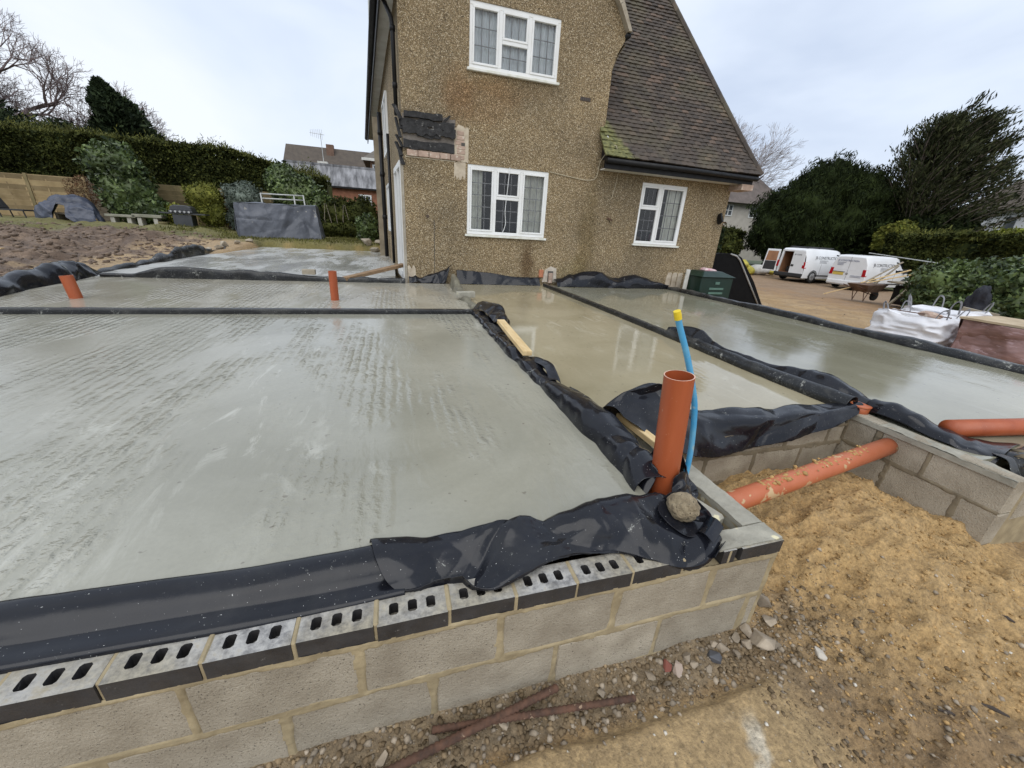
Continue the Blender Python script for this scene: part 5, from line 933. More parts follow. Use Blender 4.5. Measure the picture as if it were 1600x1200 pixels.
        MB().box(.22*L, .78*L, min(sy*hw, sy*(hw+.008)), max(sy*hw, sy*(hw+.008)), .36, .42).build('sill_trim', M_vanblk, t, local=True)
        MB().box(.50*L, .54*L, min(sy*hw, sy*(hw+.01)), max(sy*hw, sy*(hw+.01)), h*.48, h*.50).build('door_handle', M_vanblk, t, local=True)
    g = MB(); g.add([(.672*L, -hw*.74, h*.945), (.672*L, hw*.74, h*.945), (.80*L, hw*.86, h*.635), (.80*L, -hw*.86, h*.635)], [(0, 1, 2, 3)]); g.build('windscreen', M_vglass, t, local=True)
    # writing on the right flank (local -y)
    lean = math.radians(90-10); yy = -(hw*.93+.02)
    lettering('JB CONSTRUCTION', .23, t, (.17*L if open_rear else .11*L, -(hw*.93+.02), h*.70), (lean, 0, 0), M_ink)
    ln = MB()
    for k, (x0, x1, zz) in enumerate(((.26, .42, .655), (.26, .39, .62), (.26, .40, .585), (.10, .5, .50))): ln.box(x0*L, x1*L, -hw*(1.03-zz*.10)-.014, -hw*(1.03-zz*.10)-.011, h*zz, h*zz+.018)
    ln.build('small_print', M_ink, t, local=True)
    if open_rear:
        q0, q1, q2, q3 = .03, 1.9, hw*.74, h*.90; MB().add([(q0, -q2, .46), (q1, -q2, .46), (q1, q2, .46), (q0, q2, .46), (q0, -q2, q3), (q1, -q2, q3), (q1, q2, q3), (q0, q2, q3)], [(0, 1, 2, 3), (7, 6, 5, 4), (1, 0, 4, 5), (3, 2, 6, 7), (2, 1, 5, 6)]).build('load_bay', M_ply, t, local=True); MB().box(.5, 1.3, -.1, hw*.6, .47, .78).build('tool_crate', M_vanblk, t, local=True)
        fr_ = MB()
        for sy in (-1, 1): fr_.hexa([(-.01, sy*hw*.80-.05, .42), (-.01, sy*hw*.80+.05, .42), (.09, sy*hw*.80+.05, .42), (.09, sy*hw*.80-.05, .42), (-.01, sy*hw*.70-.05, h*.93), (-.01, sy*hw*.70+.05, h*.93), (.09, sy*hw*.70+.05, h*.93), (.09, sy*hw*.70-.05, h*.93)])
        fr_.box(-.01, .09, -hw*.72, hw*.72, h*.88, h*.935); fr_.build('rear_frame', M_vanw, t, False, .01, local=True)
        d = MB(); d.hexa([(-.02, -hw*.97, .44), (-.02, -.02, .44), (.03, -.02, .44), (.03, -hw*.97, .44), (-.02, -hw*.80, h*.91), (-.02, -.02, h*.925), (.03, -.02, h*.925), (.03, -hw*.80, h*.91)]); do = d.build('rear_door', M_vanw, t, False, .02, 2, local=True)
        MB().box(-.035, -.021, -.22, -.06, h*.44, h*.50).build('door_handle', M_vanblk, t, local=True)
        lettering('JB CONS', .11, t, (-.026, -.12, h*.78), (math.radians(90), 0, math.radians(-90)), M_ink)
        od = thing_part('rear_door', t); a = Vector((0, hw*.90, 0)); u = Vector((-.36, .93, 0)).normalized(); n_ = Vector((-.93, -.36, 0)).normalized(); wd = hw*.92
        def dp(s, z, o_): q = a+u*s+n_*o_; return (q.x, q.y, z)
        MB().hexa([dp(0, .44, .0), dp(wd, .44, .0), dp(wd, .44, -.05), dp(0, .44, -.05), dp(0, h*.92, .0), dp(wd*.88, h*.92, .0), dp(wd*.88, h*.92, -.05), dp(0, h*.92, -.05)]).build('door_skin', M_vanw, od, False, .025, 2, local=True)
        MB().add([dp(.10, h*.56, .006), dp(wd*.86, h*.56, .006), dp(wd*.80, h*.86, .006), dp(.10, h*.86, .006)], [(0, 1, 2, 3)]).build('ply_panel', M_ply, od, local=True)
        MB().add([dp(.10, .52, .006), dp(wd*.90, .52, .006), dp(wd*.86, h*.55, .006), dp(.10, h*.55, .006)], [(0, 1, 2, 3)]).build('black_panel', M_vanblk, od, local=True)
    else:
        MB().box(-.012, -.004, .16, .70, h*.40, h*.485).build('number_plate', pm('yellow_plate', (.62, .46, .10), (.5, .36, .07), 5, .5, .1, 0), t, local=True); MB().box(-.02, -.003, .10, .76, h*.487, h*.50).build('plate_lamp', M_vanblk, t, local=True)
        lettering('JB CONSTRUCTION', .115, t, (-.014, .62, h*.80), (math.radians(90), 0, math.radians(-90)), M_blueink)
        ln = MB()
        for (y0, y1, zz) in ((.2, .62, .755), (.3, .62, .72), (.3, .60, .685), (-.72, -.2, .40), (-.70, -.2, .365)): ln.box(-.013, -.006, y0, y1, h*zz, h*zz+.015)
        ln.build('small_print', M_blueink, t, local=True)
        MB().box(-.008, -.003, -.004, .004, .46, h*.93).build('door_gap', M_vanblk, t, local=True)
        MB().tube([(-.012, 0, h*.45), (-.002, 0, h*.45)], .06, 20).build('badge', M_rim, t, local=True)
        MB().box(-.006, .0, -hw*.6, hw*.6, h*.56, h*.565).build('door_crease', M_vanw, t, local=True)
    if rack:
        for sy in (-.6, .6): MB().tube([(.3, sy*hw*.9, h+.06), (.58*L, sy*hw*.9, h+.06)], .025, 8).build('roof_rail', M_vanblk, t, local=True)
        for x_ in (.35, .3*L, .55*L): MB().box(x_-.03, x_+.03, -hw*.6, hw*.6, h-.005, h+.05).build('roof_bar', M_vanblk, t, local=True)
    return t
van((22.85, 18.65, -.71), math.radians(3), 4.4, 1.83, 1.88, 'white van with its rear door open, farther of the two vans', True, 'dark', True)
van((23.6, 15.85, -.80), math.radians(5), 4.4, 1.80, 1.80, 'white van with closed rear doors and yellow plate, nearer of the two vans', False, 'white', False)
# yellow rubble sacks beyond the drive
for i, (x, y, r, c) in enumerate(((22.6, 22.3, .45, 'y'), (22.5, 22.0, .5, 'y'), (23.4, 22.2, .45, 'y'), (22.0, 22.5, .55, 'w'), (24.2, 22.0, .6, 'w'), (21.0, 22.6, .5, 'w'), (23.0, 21.6, .35, 'y'), (24.8, 21.4, .3, 'y'))):
    mt = pm('yellow_sack', (.52, .45, .07), (.34, .30, .05), 4, .6, .1, .6, 10, .05) if c == 'y' else pm('pale_grey_sack', (.58, .57, .54), (.4, .39, .36), 4, .7, .1, .6, 10, .05)
    rock('rubble_sack', (x, y, -.55+(.45 if i in (3, 1) else .1)), r, (1.1, 1, .7), i+2, 3, .3, mt, ('yellow' if c == 'y' else 'pale grey')+' sack in the heap left of the open van door', 'sack', ('yellow' if c == 'y' else 'pale grey')+' sacks heaped beyond the driveway')

# ---------------------------------------------------------------- vegetation
def leaves(P, size, stretch=1.8, up=.0, jitter=.5, direction=None):
    n = len(P); d = rng.normal(size=(n, 3)); d /= np.linalg.norm(d, axis=1, keepdims=True)
    if direction is not None: d = d*(1-up)+np.asarray(direction)*up; d /= np.linalg.norm(d, axis=1, keepdims=True)
    r = rng.normal(size=(n, 3)); s = np.cross(d, r); s /= np.linalg.norm(s, axis=1, keepdims=True)+1e-9
    L = (size*(1-jitter+2*jitter*rng.random(n)))[:, None]; V = np.stack([P-d*L, P+s*L/stretch, P+d*L, P-s*L/stretch], 1).reshape(-1, 3)
    return V, np.arange(4*n).reshape(-1, 4)
def blob_pts(n, c, rad, seed, amp=.25, freq=2.0, shell=.35, flat_bottom=None):
    d = rng.normal(size=(n, 3)); d /= np.linalg.norm(d, axis=1, keepdims=True); k = 1+amp*fbm(d[:, 0]*freq+seed, d[:, 1]*freq, d[:, 2]*freq, 4)*1.6; u = rng.random(n)**shell
    return np.asarray(c)+d*np.asarray(rad)*(k*u)[:, None]
def core(c, rad, seed, amp, freq, f=.8):
    import bmesh; bm = bmesh.new(); bmesh.ops.create_icosphere(bm, subdivisions=4, radius=1); d = np.array([v.co[:] for v in bm.verts]); F = np.array([[v.index for v in fc.verts] for fc in bm.faces]); bm.free()
    k = 1+amp*fbm(d[:, 0]*freq+seed, d[:, 1]*freq, d[:, 2]*freq, 4)*1.6; return np.asarray(c)+d*np.asarray(rad)*(k*f)[:, None], F
def shrub(name, label, blobs, n, size, mat, trunk_base, cat='shrub', stretch=1.8, amp=.25, freq=2.2, group=None, direction=None, up=0, trunk_r=.06, f=.8, corepart=True):
    t = thing(name, label, cat, trunk_base, group); o3 = np.array(trunk_base); Vs, Fs, b = [], [], 0; tot = sum(q[1][0]*q[1][1]+q[1][0]*q[1][2] for q in blobs)
    for i, (c, rad) in enumerate(blobs):
        k = int(n*(rad[0]*rad[1]+rad[0]*rad[2])/tot); V, F = leaves(blob_pts(k, c, rad, i*7.7, amp, freq, .22), np.full(k, size), stretch, up, .45, direction); Vs.append(V); Fs.append(F+b); b += len(V)
    me = npmesh('crown', np.concatenate(Vs)-o3, np.concatenate(Fs)); linkmesh('crown', me, mat, t)
    if corepart:
        Vs, Fs, b = [], [], 0
        for i, (c, rad) in enumerate(blobs): V, F = core(c, rad, i*7.7, amp, freq, f); Vs.append(V); Fs.append(F+b); b += len(V)
        linkmesh('inner_foliage', npmesh('inner_foliage', np.concatenate(Vs)-o3, np.concatenate(Fs)), mat, t, True)
    tb = Vector(trunk_base); c0 = Vector(blobs[0][0]); MB().tube([tb, tb.lerp(c0, .5), c0], [trunk_r, trunk_r*.8, trunk_r*.4], 8).build('trunk', M_bark, t); return t
M_bark = pm('grey_brown_bark', (.16, .125, .10), (.085, .065, .05), 7, .9, .05, .6, 30, .02)
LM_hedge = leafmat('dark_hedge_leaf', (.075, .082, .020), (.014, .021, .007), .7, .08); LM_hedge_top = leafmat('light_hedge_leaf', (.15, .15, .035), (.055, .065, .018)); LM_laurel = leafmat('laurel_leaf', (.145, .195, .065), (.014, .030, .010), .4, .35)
LM_grey = leafmat('blue_grey_leaf', (.17, .20, .165), (.045, .062, .045), .5); LM_yel = leafmat('yellow_green_leaf', (.21, .21, .04), (.06, .075, .015)); LM_yew = leafmat('yew_needle', (.030, .042, .012), (.006, .010, .004), .7, .06); LM_con = leafmat('conifer_needle', (.040, .056, .024), (.010, .017, .009), .7, .08)
LM_cedar = leafmat('cedar_needle', (.058, .062, .026), (.014, .019, .008), .7, .08); LM_brown = leafmat('dead_brown_leaf', (.19, .10, .05), (.08, .045, .025)); LM_bright = leafmat('bright_green_leaf', (.24, .27, .03), (.08, .10, .015))
def hedge(name, label, x0, x1, y0, y1, z0, ztop, n, size, mat, seed, amp=.25, fluff=0, top_mat=None):
    """clipped hedge along x (or y): ztop may be callable of x,y"""
    t = thing(name, label, 'hedge', ((x0+x1)/2, (y0+y1)/2, z0)); o3 = np.array(origin(t)); zt = ztop if callable(ztop) else (lambda x, y: x*0+ztop)
    x = rng.uniform(x0, x1, n); y = rng.uniform(y0, y1, n); q = rng.random(n); zz = rng.random(n); T = zt(x, y); z = z0+(T-z0)*zz
    top = q < .32; z = np.where(top, T-np.abs(rng.normal(0, .10, n)), z); long_x = (x1-x0) > (y1-y0)
    front = (q >= .32) & (q < .85); 
    if long_x: y = np.where(front, y0+np.abs(rng.normal(0, .12, n)), y)
    else: x = np.where(front, x0+np.abs(rng.normal(0, .12, n)), x)
    k = amp*fbm(x*.9+seed, y*.9, z*.9, 4)*1.4
    if long_x: y = y+np.where(front, k, 0)
    else: x = x+np.where(front, k, 0)
    z = z+np.where(top, k+.08*fbm(x*4, y*4, seed), 0); P = np.stack([x, y, z], 1)
    V, F = leaves(P, np.full(n, size), 2.0); linkmesh('foliage', npmesh('foliage', V-o3, F), mat, t)
    if fluff:
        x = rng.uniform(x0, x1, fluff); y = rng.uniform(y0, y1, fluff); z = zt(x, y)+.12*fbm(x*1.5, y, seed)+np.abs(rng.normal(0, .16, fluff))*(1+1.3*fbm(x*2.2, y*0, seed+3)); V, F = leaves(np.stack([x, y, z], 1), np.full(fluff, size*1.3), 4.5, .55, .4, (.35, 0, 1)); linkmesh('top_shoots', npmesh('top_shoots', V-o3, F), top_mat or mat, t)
    m_ = MB(); N_ = 24
    for k_ in range(N_):
        if long_x: a, b = x0+(x1-x0)*k_/N_, x0+(x1-x0)*(k_+1)/N_; h0 = float(zt(np.array((a+b)/2), np.array(y0)))-.25; m_.box(a, b, y0+.28, y1-.05, z0, h0)
        else: a, b = y0+(y1-y0)*k_/N_, y0+(y1-y0)*(k_+1)/N_; h0 = float(zt(np.array(x0), np.array((a+b)/2)))-.25; m_.box(x0+.28, x1-.05, a, b, z0, h0)
    m_.build('inner_growth', mat, t); return t
# left garden: hedge, fence, shrubs
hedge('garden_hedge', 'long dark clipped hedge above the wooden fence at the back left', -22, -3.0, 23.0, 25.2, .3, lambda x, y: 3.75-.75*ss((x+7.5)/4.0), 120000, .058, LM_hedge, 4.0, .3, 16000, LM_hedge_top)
fe = thing('panel_fence', 'weathered brown wooden panel fence below the hedge at back left', 'fence', (-12, 22.3, .3))
FM = [pm('golden_fence_slat', (.36, .27, .145), (.25, .18, .09), 3, .85, .05, .2, island=.75), pm('silvery_fence_slat', (.33, .28, .215), (.23, .19, .14), 3, .85, .05, .2, island=.75), pm('green_brown_fence_slat', (.24, .185, .095), (.15, .12, .055), 3, .85, .05, .2, island=.75)]
for p_ in range(9):
    x0 = -19.6+1.86*p_; zt_ = 2.08+.02*math.sin(p_*2.1); mt = FM[(0, 0, 0, 0, 1, 2, 2, 2, 2)[p_]]; sl = MB().box(0, 1.74, -.014, .014, 0, .215).build('slat', mt, fe, False, 0); sl.location = Vector((x0+.06, 22.3, .32))-origin(fe); sl.rotation_euler[0] = .22
    sl0 = sl
    sl.data.transform(Matrix.Translation(origin(fe)))
    for k in range(1, 9):
        o = sl.copy(); C.objects.link(o); o.location = Vector((x0+.06, 22.3+random.uniform(-.01, .01), 0.32+.195*k))-origin(fe); o.rotation_euler = (.22+random.uniform(-.04, .04), random.uniform(-.006, .006), 0)
    for xx in (x0+.06, x0+.60, x0+1.2, x0+1.75): MB().box(xx-.022, xx+.022, 22.26, 22.285, .32, zt_).build('batten', mt, fe)
    MB().box(x0-.05, x0+.05, 22.22, 22.32, .2, zt_+.06).build('post', FM[2] if p_ % 2 else FM[0], fe); MB().box(x0+.05, x0+1.81, 22.265, 22.33, zt_-.005, zt_+.03).build('capping', mt, fe)
shrub('large_shrub', 'tall dense evergreen shrub in front of the fence', [((-10.1, 20.9, 1.6), (.95, .8, 1.25)), ((-10.35, 20.9, 2.6), (.95, .75, .85)), ((-9.75, 20.8, 1.0), (.95, .7, .8))], 9000, .075, LM_laurel, (-10.0, 20.9, .3), freq=2.4)
shrub('round_shrub', 'yellow green rounded shrub behind the barbecue', [((-7.5, 20.9, 1.65), (.72, .6, .66)), ((-7.3, 20.9, 1.1), (.6, .5, .6))], 4500, .05, LM_yel, (-7.45, 20.9, .3))
shrub('blue_grey_shrub', 'blue grey leaved shrub left of the covered table', [((-5.9, 20.4, 1.7), (.75, .6, .75)), ((-5.95, 20.4, 1.0), (.7, .55, .65))], 4500, .055, LM_grey, (-5.9, 20.4, .3))
shrub('brown_shrub', 'reddish brown bare shrub between yellow and grey shrubs', [((-6.75, 21.3, 1.2), (.35, .4, .85))], 1500, .05, LM_brown, (-6.75, 21.3, .3), corepart=False)
shrub('twiggy_brown_shrub', 'wispy dry brown shrub against the fence behind the blue tarpaulin', [((-12.0, 21.7, 1.5), (.55, .3, .75))], 1300, .06, LM_brown, (-12.0, 21.7, .3), corepart=False, stretch=5)
shrub('laurel_shrub', 'tall glossy laurel behind the covered table', [((-4.0, 21.4, 1.9), (1.1, .8, 1.1)), ((-4.6, 21.6, 2.6), (.7, .6, .75)), ((-3.2, 21.2, 1.5), (.8, .7, .9))], 8000, .075, LM_laurel, (-4.0, 21.4, .3))
shrub('ivy_bank', 'dark ivy covered bank right of the covered table', [((-2.2, 20.8, 1.2), (.95, .8, .95)), ((-1.3, 20.6, 1.25), (.85, .8, .9)), ((-2.0, 20.2, .65), (1.3, .6, .5))], 9000, .06, LM_hedge, (-1.8, 20.8, .3))
shrub('small_shrub', 'small leafy shrub at the foot of the house side wall', [((-1.0, 18.8, .8), (.45, .5, .7))], 2600, .06, LM_laurel, (-1.0, 18.8, .2))
shrub('low_yellow_shrub', 'small yellowish shrub left of the barbecue', [((-8.65, 20.9, .95), (.35, .35, .45))], 1200, .05, LM_yel, (-8.65, 20.9, .3))
# twigs in the bank
for i in range(7):
    x = -3.2+.25*i; tag(MB().tube([(x, 20.0, .5), (x-.12, 20.0, 1.1), (x-.25+.1*(i % 3), 20.0, 1.75)], [.02, .016, .008], 6).build('dead_sapling', pm('pale_stem', (.30, .26, .2), None, 6, .9, .05, 0)), 'thin pale dead sapling rising through the ivy bank', 'sapling', 'dead saplings in the ivy bank')
# bare trees
def bare_tree(name, label, base, height, seed, spread, r0, mat, depth=7, lean=(0, 0), min_r=.008, first=.28):
    r = random.Random(seed); t = thing(name, label, 'tree', base); big_, tw = MB(), MB()
    def grow(p, d, L, rad, lv):
        n = 3; pts = [p]; q = p.copy(); dd = d.copy()
        for k in range(n):
            dd = (dd+Vector((r.uniform(-1, 1), r.uniform(-1, 1), r.uniform(-.5, .7)))*.16).normalized(); q = q+dd*L/n; pts.append(q.copy())
        (big_ if lv < 3 else tw).tube(pts, [rad*(1-.35*k/n) for k in range(n+1)], 7 if lv < 3 else 3, False)
        if lv >= depth: return
        nb = 3 if lv in (0, 2, 3, 4) else 2+(r.random() < .5)
        for k in range(nb):
            a = r.uniform(0, 6.283); el = r.uniform(.35, .85)*spread; o_ = dd.orthogonal().normalized(); o_.rotate(Matrix.Rotation(a, 3, dd)); nd = (dd*math.cos(el)+o_*math.sin(el)+Vector((lean[0], lean[1], .10))).normalized()
            grow(q if k < 2 else pts[2], nd, L*r.uniform(.66, .84), max(rad*.62, min_r), lv+1)
    grow(Vector(base), Vector((lean[0], lean[1], 1)).normalized(), height*first, r0, 0); big_.build('trunk', mat, t, True); tw.build('twigs', mat, t); return t
M_twig = pm('pinkish_grey_bark', (.23, .175, .165), (.14, .105, .10), 5, .9, .05, 0)
bare_tree('bare_tree', 'large bare oak behind the hedge at far left', (-22.2, 36, 0), 11.0, 12, 1.1, .42, M_twig, 9, (.02, 0), .009, .30)
bare_tree('bare_tree', 'smaller bare tree behind the hedge, next to the conifer', (-19.6, 38, 0), 8.0, 5, .95, .25, M_twig, 8, (.03, 0), .011, .30)
bare_tree('bare_tree', 'pale bare tree behind the hip of the house roof', (29.5, 36, 0), 12.5, 21, .7, .22, pm('pale_twig', (.36, .32, .31), (.26, .23, .22), 5, .9, .05, 0), 8, (.06, 0), .010, .3)
# conifer and dark evergreens behind the hedge
def cone_tree(name, label, base, h, rad, n, size, mat, seed, lean=0.0):
    t = thing(name, label, 'tree', base); u = rng.random(n)**.75; ang = rng.random(n)*6.283; R = rad*(1-u)**.8*(1+.55*fbm(np.cos(ang)*2+seed, np.sin(ang)*2, u*7, 4)*1.6)*(rng.random(n)**.25)*np.where(rng.random(n) < .12, 1.28, 1)
    P = np.stack([R*np.cos(ang), R*np.sin(ang), .3+u*h*(1+.03*fbm(ang, u*3, seed))], 1); P[:, 0] += lean*u*u; out = np.stack([np.cos(ang), np.sin(ang), np.full(n, .9)], 1); V, F = leaves(P, np.full(n, size), 3.2, .55, .45, out/np.linalg.norm(out, axis=1, keepdims=True)); linkmesh('crown', npmesh('crown', V, F), mat, t)
    MB().tube([(0, 0, -.3), (lean*.25, 0, h*.5), (lean*.94, 0, h*.97)], [.2, .12, .03], 8).build('trunk', M_bark, t, local=True)
    c = MB(); lx = lambda q: lean*q*q
    for k in range(10): u0 = k/10; c.tube([(lx(u0), 0, .3+h*u0), (lx(u0+.1), 0, .3+h*(u0+.1))], [rad*.6*(1-u0)**.8, rad*.6*max(1-u0-.1, .01)**.8], 12)
    c.build('inner_foliage', mat, t, local=True); return t
cone_tree('conifer', 'dark pointed conifer above the hedge at left', (-13.0, 29.0, .2), 6.5, 3.1, 38000, .15, LM_con, 3, -1.0)
shrub('dark_evergreen', 'low dark evergreen mass behind the hedge at far left', [((-19.3, 29, 3.8), (2.2, 1.6, 2.1)), ((-16.6, 29, 3.4), (2.0, 1.4, 1.6))], 16000, .11, LM_con, (-18.5, 29, 0), 'tree', 2.6)
# right side: yew, cedar, hedge, laurel
shrub('yew_tree', 'broad dark green yew behind the vans', [((29.0, 23.5, 2.7), (3.9, 2.8, 3.2)), ((29.8, 23.5, 4.4), (3.0, 2.4, 2.6)), ((32.5, 23.5, 4.0), (3.2, 2.4, 3.0)), ((27.6, 23.2, 2.0), (2.6, 2.2, 2.5)), ((34.6, 23.5, 2.8), (3.2, 2.4, 3.0))], 130000, .15, LM_yew, (29.5, 23.5, -.7), 'tree', 5.5, .36, 3.2, None, (.3, 0, .95), .55, .3, .84)
def cedar(base, label):
    t = thing('cedar_tree', label, 'tree', base); tr, tw = MB(), MB(); r = random.Random(5); Ps, Ds = [], []
    for st_ in range(4):
        b = Vector((r.uniform(-.3, .3), r.uniform(-.3, .3), 0)); top = Vector((-1.8+st_*2.0, r.uniform(-.6, .6), 10.6-abs(st_-1.4)*1.0)); trunk = [b, b.lerp(top, .4)+Vector((r.uniform(-.3, .3), 0, 0)), top]; tr.tube(trunk, [.26, .16, .03], 8)
        for k in range(58):
            u = r.uniform(.12, .98); p = b.lerp(top, u); a = r.uniform(0, 6.283); L = (1-u)*5.0+1.4; d = Vector((math.cos(a)+.42, math.sin(a)*.7, .42+.5*u)).normalized(); q = p+d*L*.5+Vector((0, 0, .12)); e_ = p+d*L+Vector((.3, 0, .1)); tw.tube([p, q, e_], [.05, .03, .01], 5, False)
            for s in range(11):
                v = .22+.78*s/10; c = p.lerp(q, v*2) if v < .5 else q.lerp(e_, v*2-1)
                for q2 in range(17): o_ = Vector((r.gauss(0, .24), r.gauss(0, .24), r.gauss(.02, .11))); Ps.append(c+o_+Vector((.15, 0, .05))); Ds.append((d+Vector((.2, 0, .25))).normalized())
    P = np.array([p[:] for p in Ps]); V, F = leaves(P, np.full(len(P), .15), 4.2, .62, .45, np.array([d[:] for d in Ds])); linkmesh('crown', npmesh('crown', V, F), LM_cedar, t); tr.build('trunk', M_bark, t, True, local=True); tw.build('limbs', M_bark, t, local=True)
cedar((36.0, 20.8, -.5), 'tall loose feathery evergreen leaning right behind the drive hedge')
shrub('dark_undergrowth', 'dark evergreen undergrowth below the feathery tree', [((37, 20, 1.9), (3.8, 1.9, 2.5)), ((41, 19.5, 1.2), (3.2, 1.8, 1.7)), ((34, 21.5, 1.8), (2.6, 1.6, 2.2))], 20000, .15, LM_yew, (37, 20, -.5), 'shrub')
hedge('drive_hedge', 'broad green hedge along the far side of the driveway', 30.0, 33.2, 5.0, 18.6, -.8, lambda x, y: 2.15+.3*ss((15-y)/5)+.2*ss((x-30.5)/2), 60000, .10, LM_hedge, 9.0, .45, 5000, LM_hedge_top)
shrub('bright_shrub', 'bright yellow green shrub above the drive hedge at right', [((36.0, 15.9, 2.1), (2.2, 1.6, .95)), ((38, 15.0, 2.1), (2.0, 1.5, .9))], 10000, .10, LM_bright, (36.5, 15.5, -.3)); shrub('yellowish_shrub', 'yellowish shrub between yew and drive hedge', [((32.2, 19.4, 2.1), (1.3, 1.0, 1.2))], 4500, .10, LM_yel, (32.2, 19.4, -.5)); shrub('russet_shrub', 'russet shrub at the right end of the drive hedge', [((36, 12.4, 2.7), (1.6, 1.4, .9))], 5000, .09, LM_brown, (36, 12.4, -.3))
shrub('driveway_laurel', 'glossy laurel shrubs in front of the hedge at far right', [((17.2, 8.6, .2), (.85, .8, .95)), ((17.4, 7.6, .28), (.9, .9, .95)), ((17.2, 6.5, .32), (1.0, 1.0, .98)), ((17.6, 5.4, .4), (1.0, 1.0, 1.0)), ((18.2, 7.0, .5), (1.0, 1.4, .85)), ((16.9, 8.0, -.3), (.8, 1.0, .5)), ((16.8, 6.8, -.25), (.9, 1.2, .5))], 26000, .07, LM_laurel, (16.5, 6.6, -.5), 'shrub', 2.0, .3, 2.6)
hedge('boundary_hedge', 'dark hedge beyond the sacks left of the open van', 17.5, 26.0, 25.5, 27.2, -.4, lambda x, y: 2.0+.5*ss((21-x)/2)+.0*y, 16000, .12, LM_hedge, 2.0, .4, 1500)
shrub('corner_evergreen', 'narrow dark evergreen beside the house corner', [((17.0, 19.5, 1.1), (.9, .9, 1.75))], 5000, .09, LM_con, (17.0, 19.5, -.4)); shrub('brown_beech_bush', 'brown leaved bush below the far cottage', [((24.5, 29.2, 2.4), (2.2, 1.2, 1.1))], 5000, .13, LM_brown, (24.5, 29.2, -.3)); shrub('mid_green_bush', 'mid green bush left of the yew by the sacks', [((22.6, 24.6, .9), (1.9, 1.0, 1.35))], 5500, .11, LM_hedge, (22.6, 24.6, -.4))
# grass tufts by the far slab
gx = rng.uniform(-8.5, .5, 9000); gy = rng.uniform(17.0, 20.6, 9000); kk = rng.random(9000) < ss((fbm(gx*1.2, gy*1.2, 3)+.3)/.4); gx, gy = gx[kk], gy[kk]; V, F = leaves(np.stack([gx, gy, gh(gx, gy)+.02], 1), np.full(len(gx), .05), 5, .7, .5, (0, 0, 1)); tag(linkmesh('grass', npmesh('grass', V, F), leafmat('grass_blade', (.16, .155, .045), (.07, .075, .02))), 'patchy short grass beyond the far slab', 'grass', kind='stuff')

# ---------------------------------------------------------------- garden things at left
M_tarp = pm('grey_blue_tarpaulin', (.105, .115, .14), (.065, .072, .09), 2, .42, .1, .3, 9, .03, spots=(5, .67, (.26, .25, .23)))
def draped(name, rows, label, mat, nu=60, nv=40, amp=.03, sc=2.2, seed=1, cat='cover'):
    o = sheet(name, rows, label, nu, nv, amp, sc, .9, mat, None, seed, .01); o['category'] = cat; return o
tbx = thing('covered_table', 'large grey tarpaulin cover over a folded table on the grass', 'cover', (-4.3, 18.0, .3))
def tchild(rows, name, seed, mat=M_tarp, amp=.02): o = sheet(name, rows, None, 110, 60, amp, 1.4, .9, mat, None, seed, .01, folds=40); o.parent = tbx; o.location = -Vector(tbx.location); del o['category']; return o
tl, tr_, bl_, br_ = (-5.55, 17.9, 1.49), (-2.87, 18.3, 1.57), (-5.55, 17.75, .30), (-2.72, 18.1, .33)
lp = lambda a, b, t_: tuple(a[i]+(b[i]-a[i])*t_ for i in range(3))
tchild([[lp(tl, tr_, k/4) for k in range(5)], [lp(lp(tl, bl_, .33), lp(tr_, br_, .33), k/4) for k in range(5)], [lp(lp(tl, bl_, .7), lp(tr_, br_, .7), k/4) for k in range(5)], [lp(bl_, br_, k/4) for k in range(5)]], 'front_cloth', 3)
tchild([[lp(tl, tr_, k/4) for k in range(5)], [tuple(np.array(lp(tl, tr_, k/4))+(0, .3, .03)) for k in range(5)], [tuple(np.array(lp(tl, tr_, k/4))+(0, .6, -.02)) for k in range(5)]], 'top_cloth', 5, amp=.014)
tchild([[tuple(np.array(tr_)+(0, .6*k/3, 0)) for k in range(4)], [tuple(np.array(br_)+(.05, .6*k/3, .0)) for k in range(4)]], 'side_cloth', 7); tchild([[tuple(np.array(tl)+(0, .6*k/3, 0)) for k in range(4)], [tuple(np.array(bl_)+(0, .6*k/3, .0)) for k in range(4)]], 'side_cloth', 8)
fr2 = thing('metal_frame', 'white tubular frame standing behind the covered table', 'frame', (-4.0, 19.4, .3)); M_tubew = pm('pale_tube', (.55, .56, .54), None, 5, .45, .1, 0)
for (a, b) in (((-4.95, 19.4, .3), (-5.0, 19.4, 1.95)), ((-3.35, 19.4, .3), (-3.45, 19.4, 1.98)), ((-5.0, 19.4, 1.92), (-3.45, 19.4, 1.95)), ((-5.0, 19.4, 1.75), (-3.45, 19.4, 1.78)), ((-3.75, 19.4, .3), (-3.8, 19.4, 1.93))): MB().tube([a, b], .026, 8).build('tube', M_tubew, fr2, True)
bt = thing('covered_bench', 'dark blue tarpaulin slung over a garden seat near the fence', 'cover', (-11.4, 20.2, .4)); M_bt = pm('navy_tarpaulin', (.055, .065, .095), (.03, .036, .055), 3, .4, .1, .4, 6, .05)
def bchild(rows, seed): o = sheet('tarpaulin', rows, None, 60, 50, .03, 2.0, .9, M_bt, None, seed, .01); o.parent = bt; o.location = -Vector(bt.location); del o['category']
bchild([[(-12.35, 20.0, .42), (-12.1, 20.1, .95), (-11.85, 20.2, 1.32), (-11.3, 20.2, 1.36), (-10.85, 20.1, 1.1), (-10.6, 20.0, .4)], [(-12.45, 19.8, .42), (-12.15, 19.8, .95), (-11.9, 19.8, 1.3), (-11.3, 19.8, 1.34), (-10.8, 19.8, 1.05), (-10.5, 19.7, .4)], [(-12.5, 19.6, .42), (-12.15, 19.5, .8), (-11.75, 19.5, 1.05), (-11.2, 19.5, .95), (-10.8, 19.5, .75), (-10.45, 19.5, .38)]], 2)
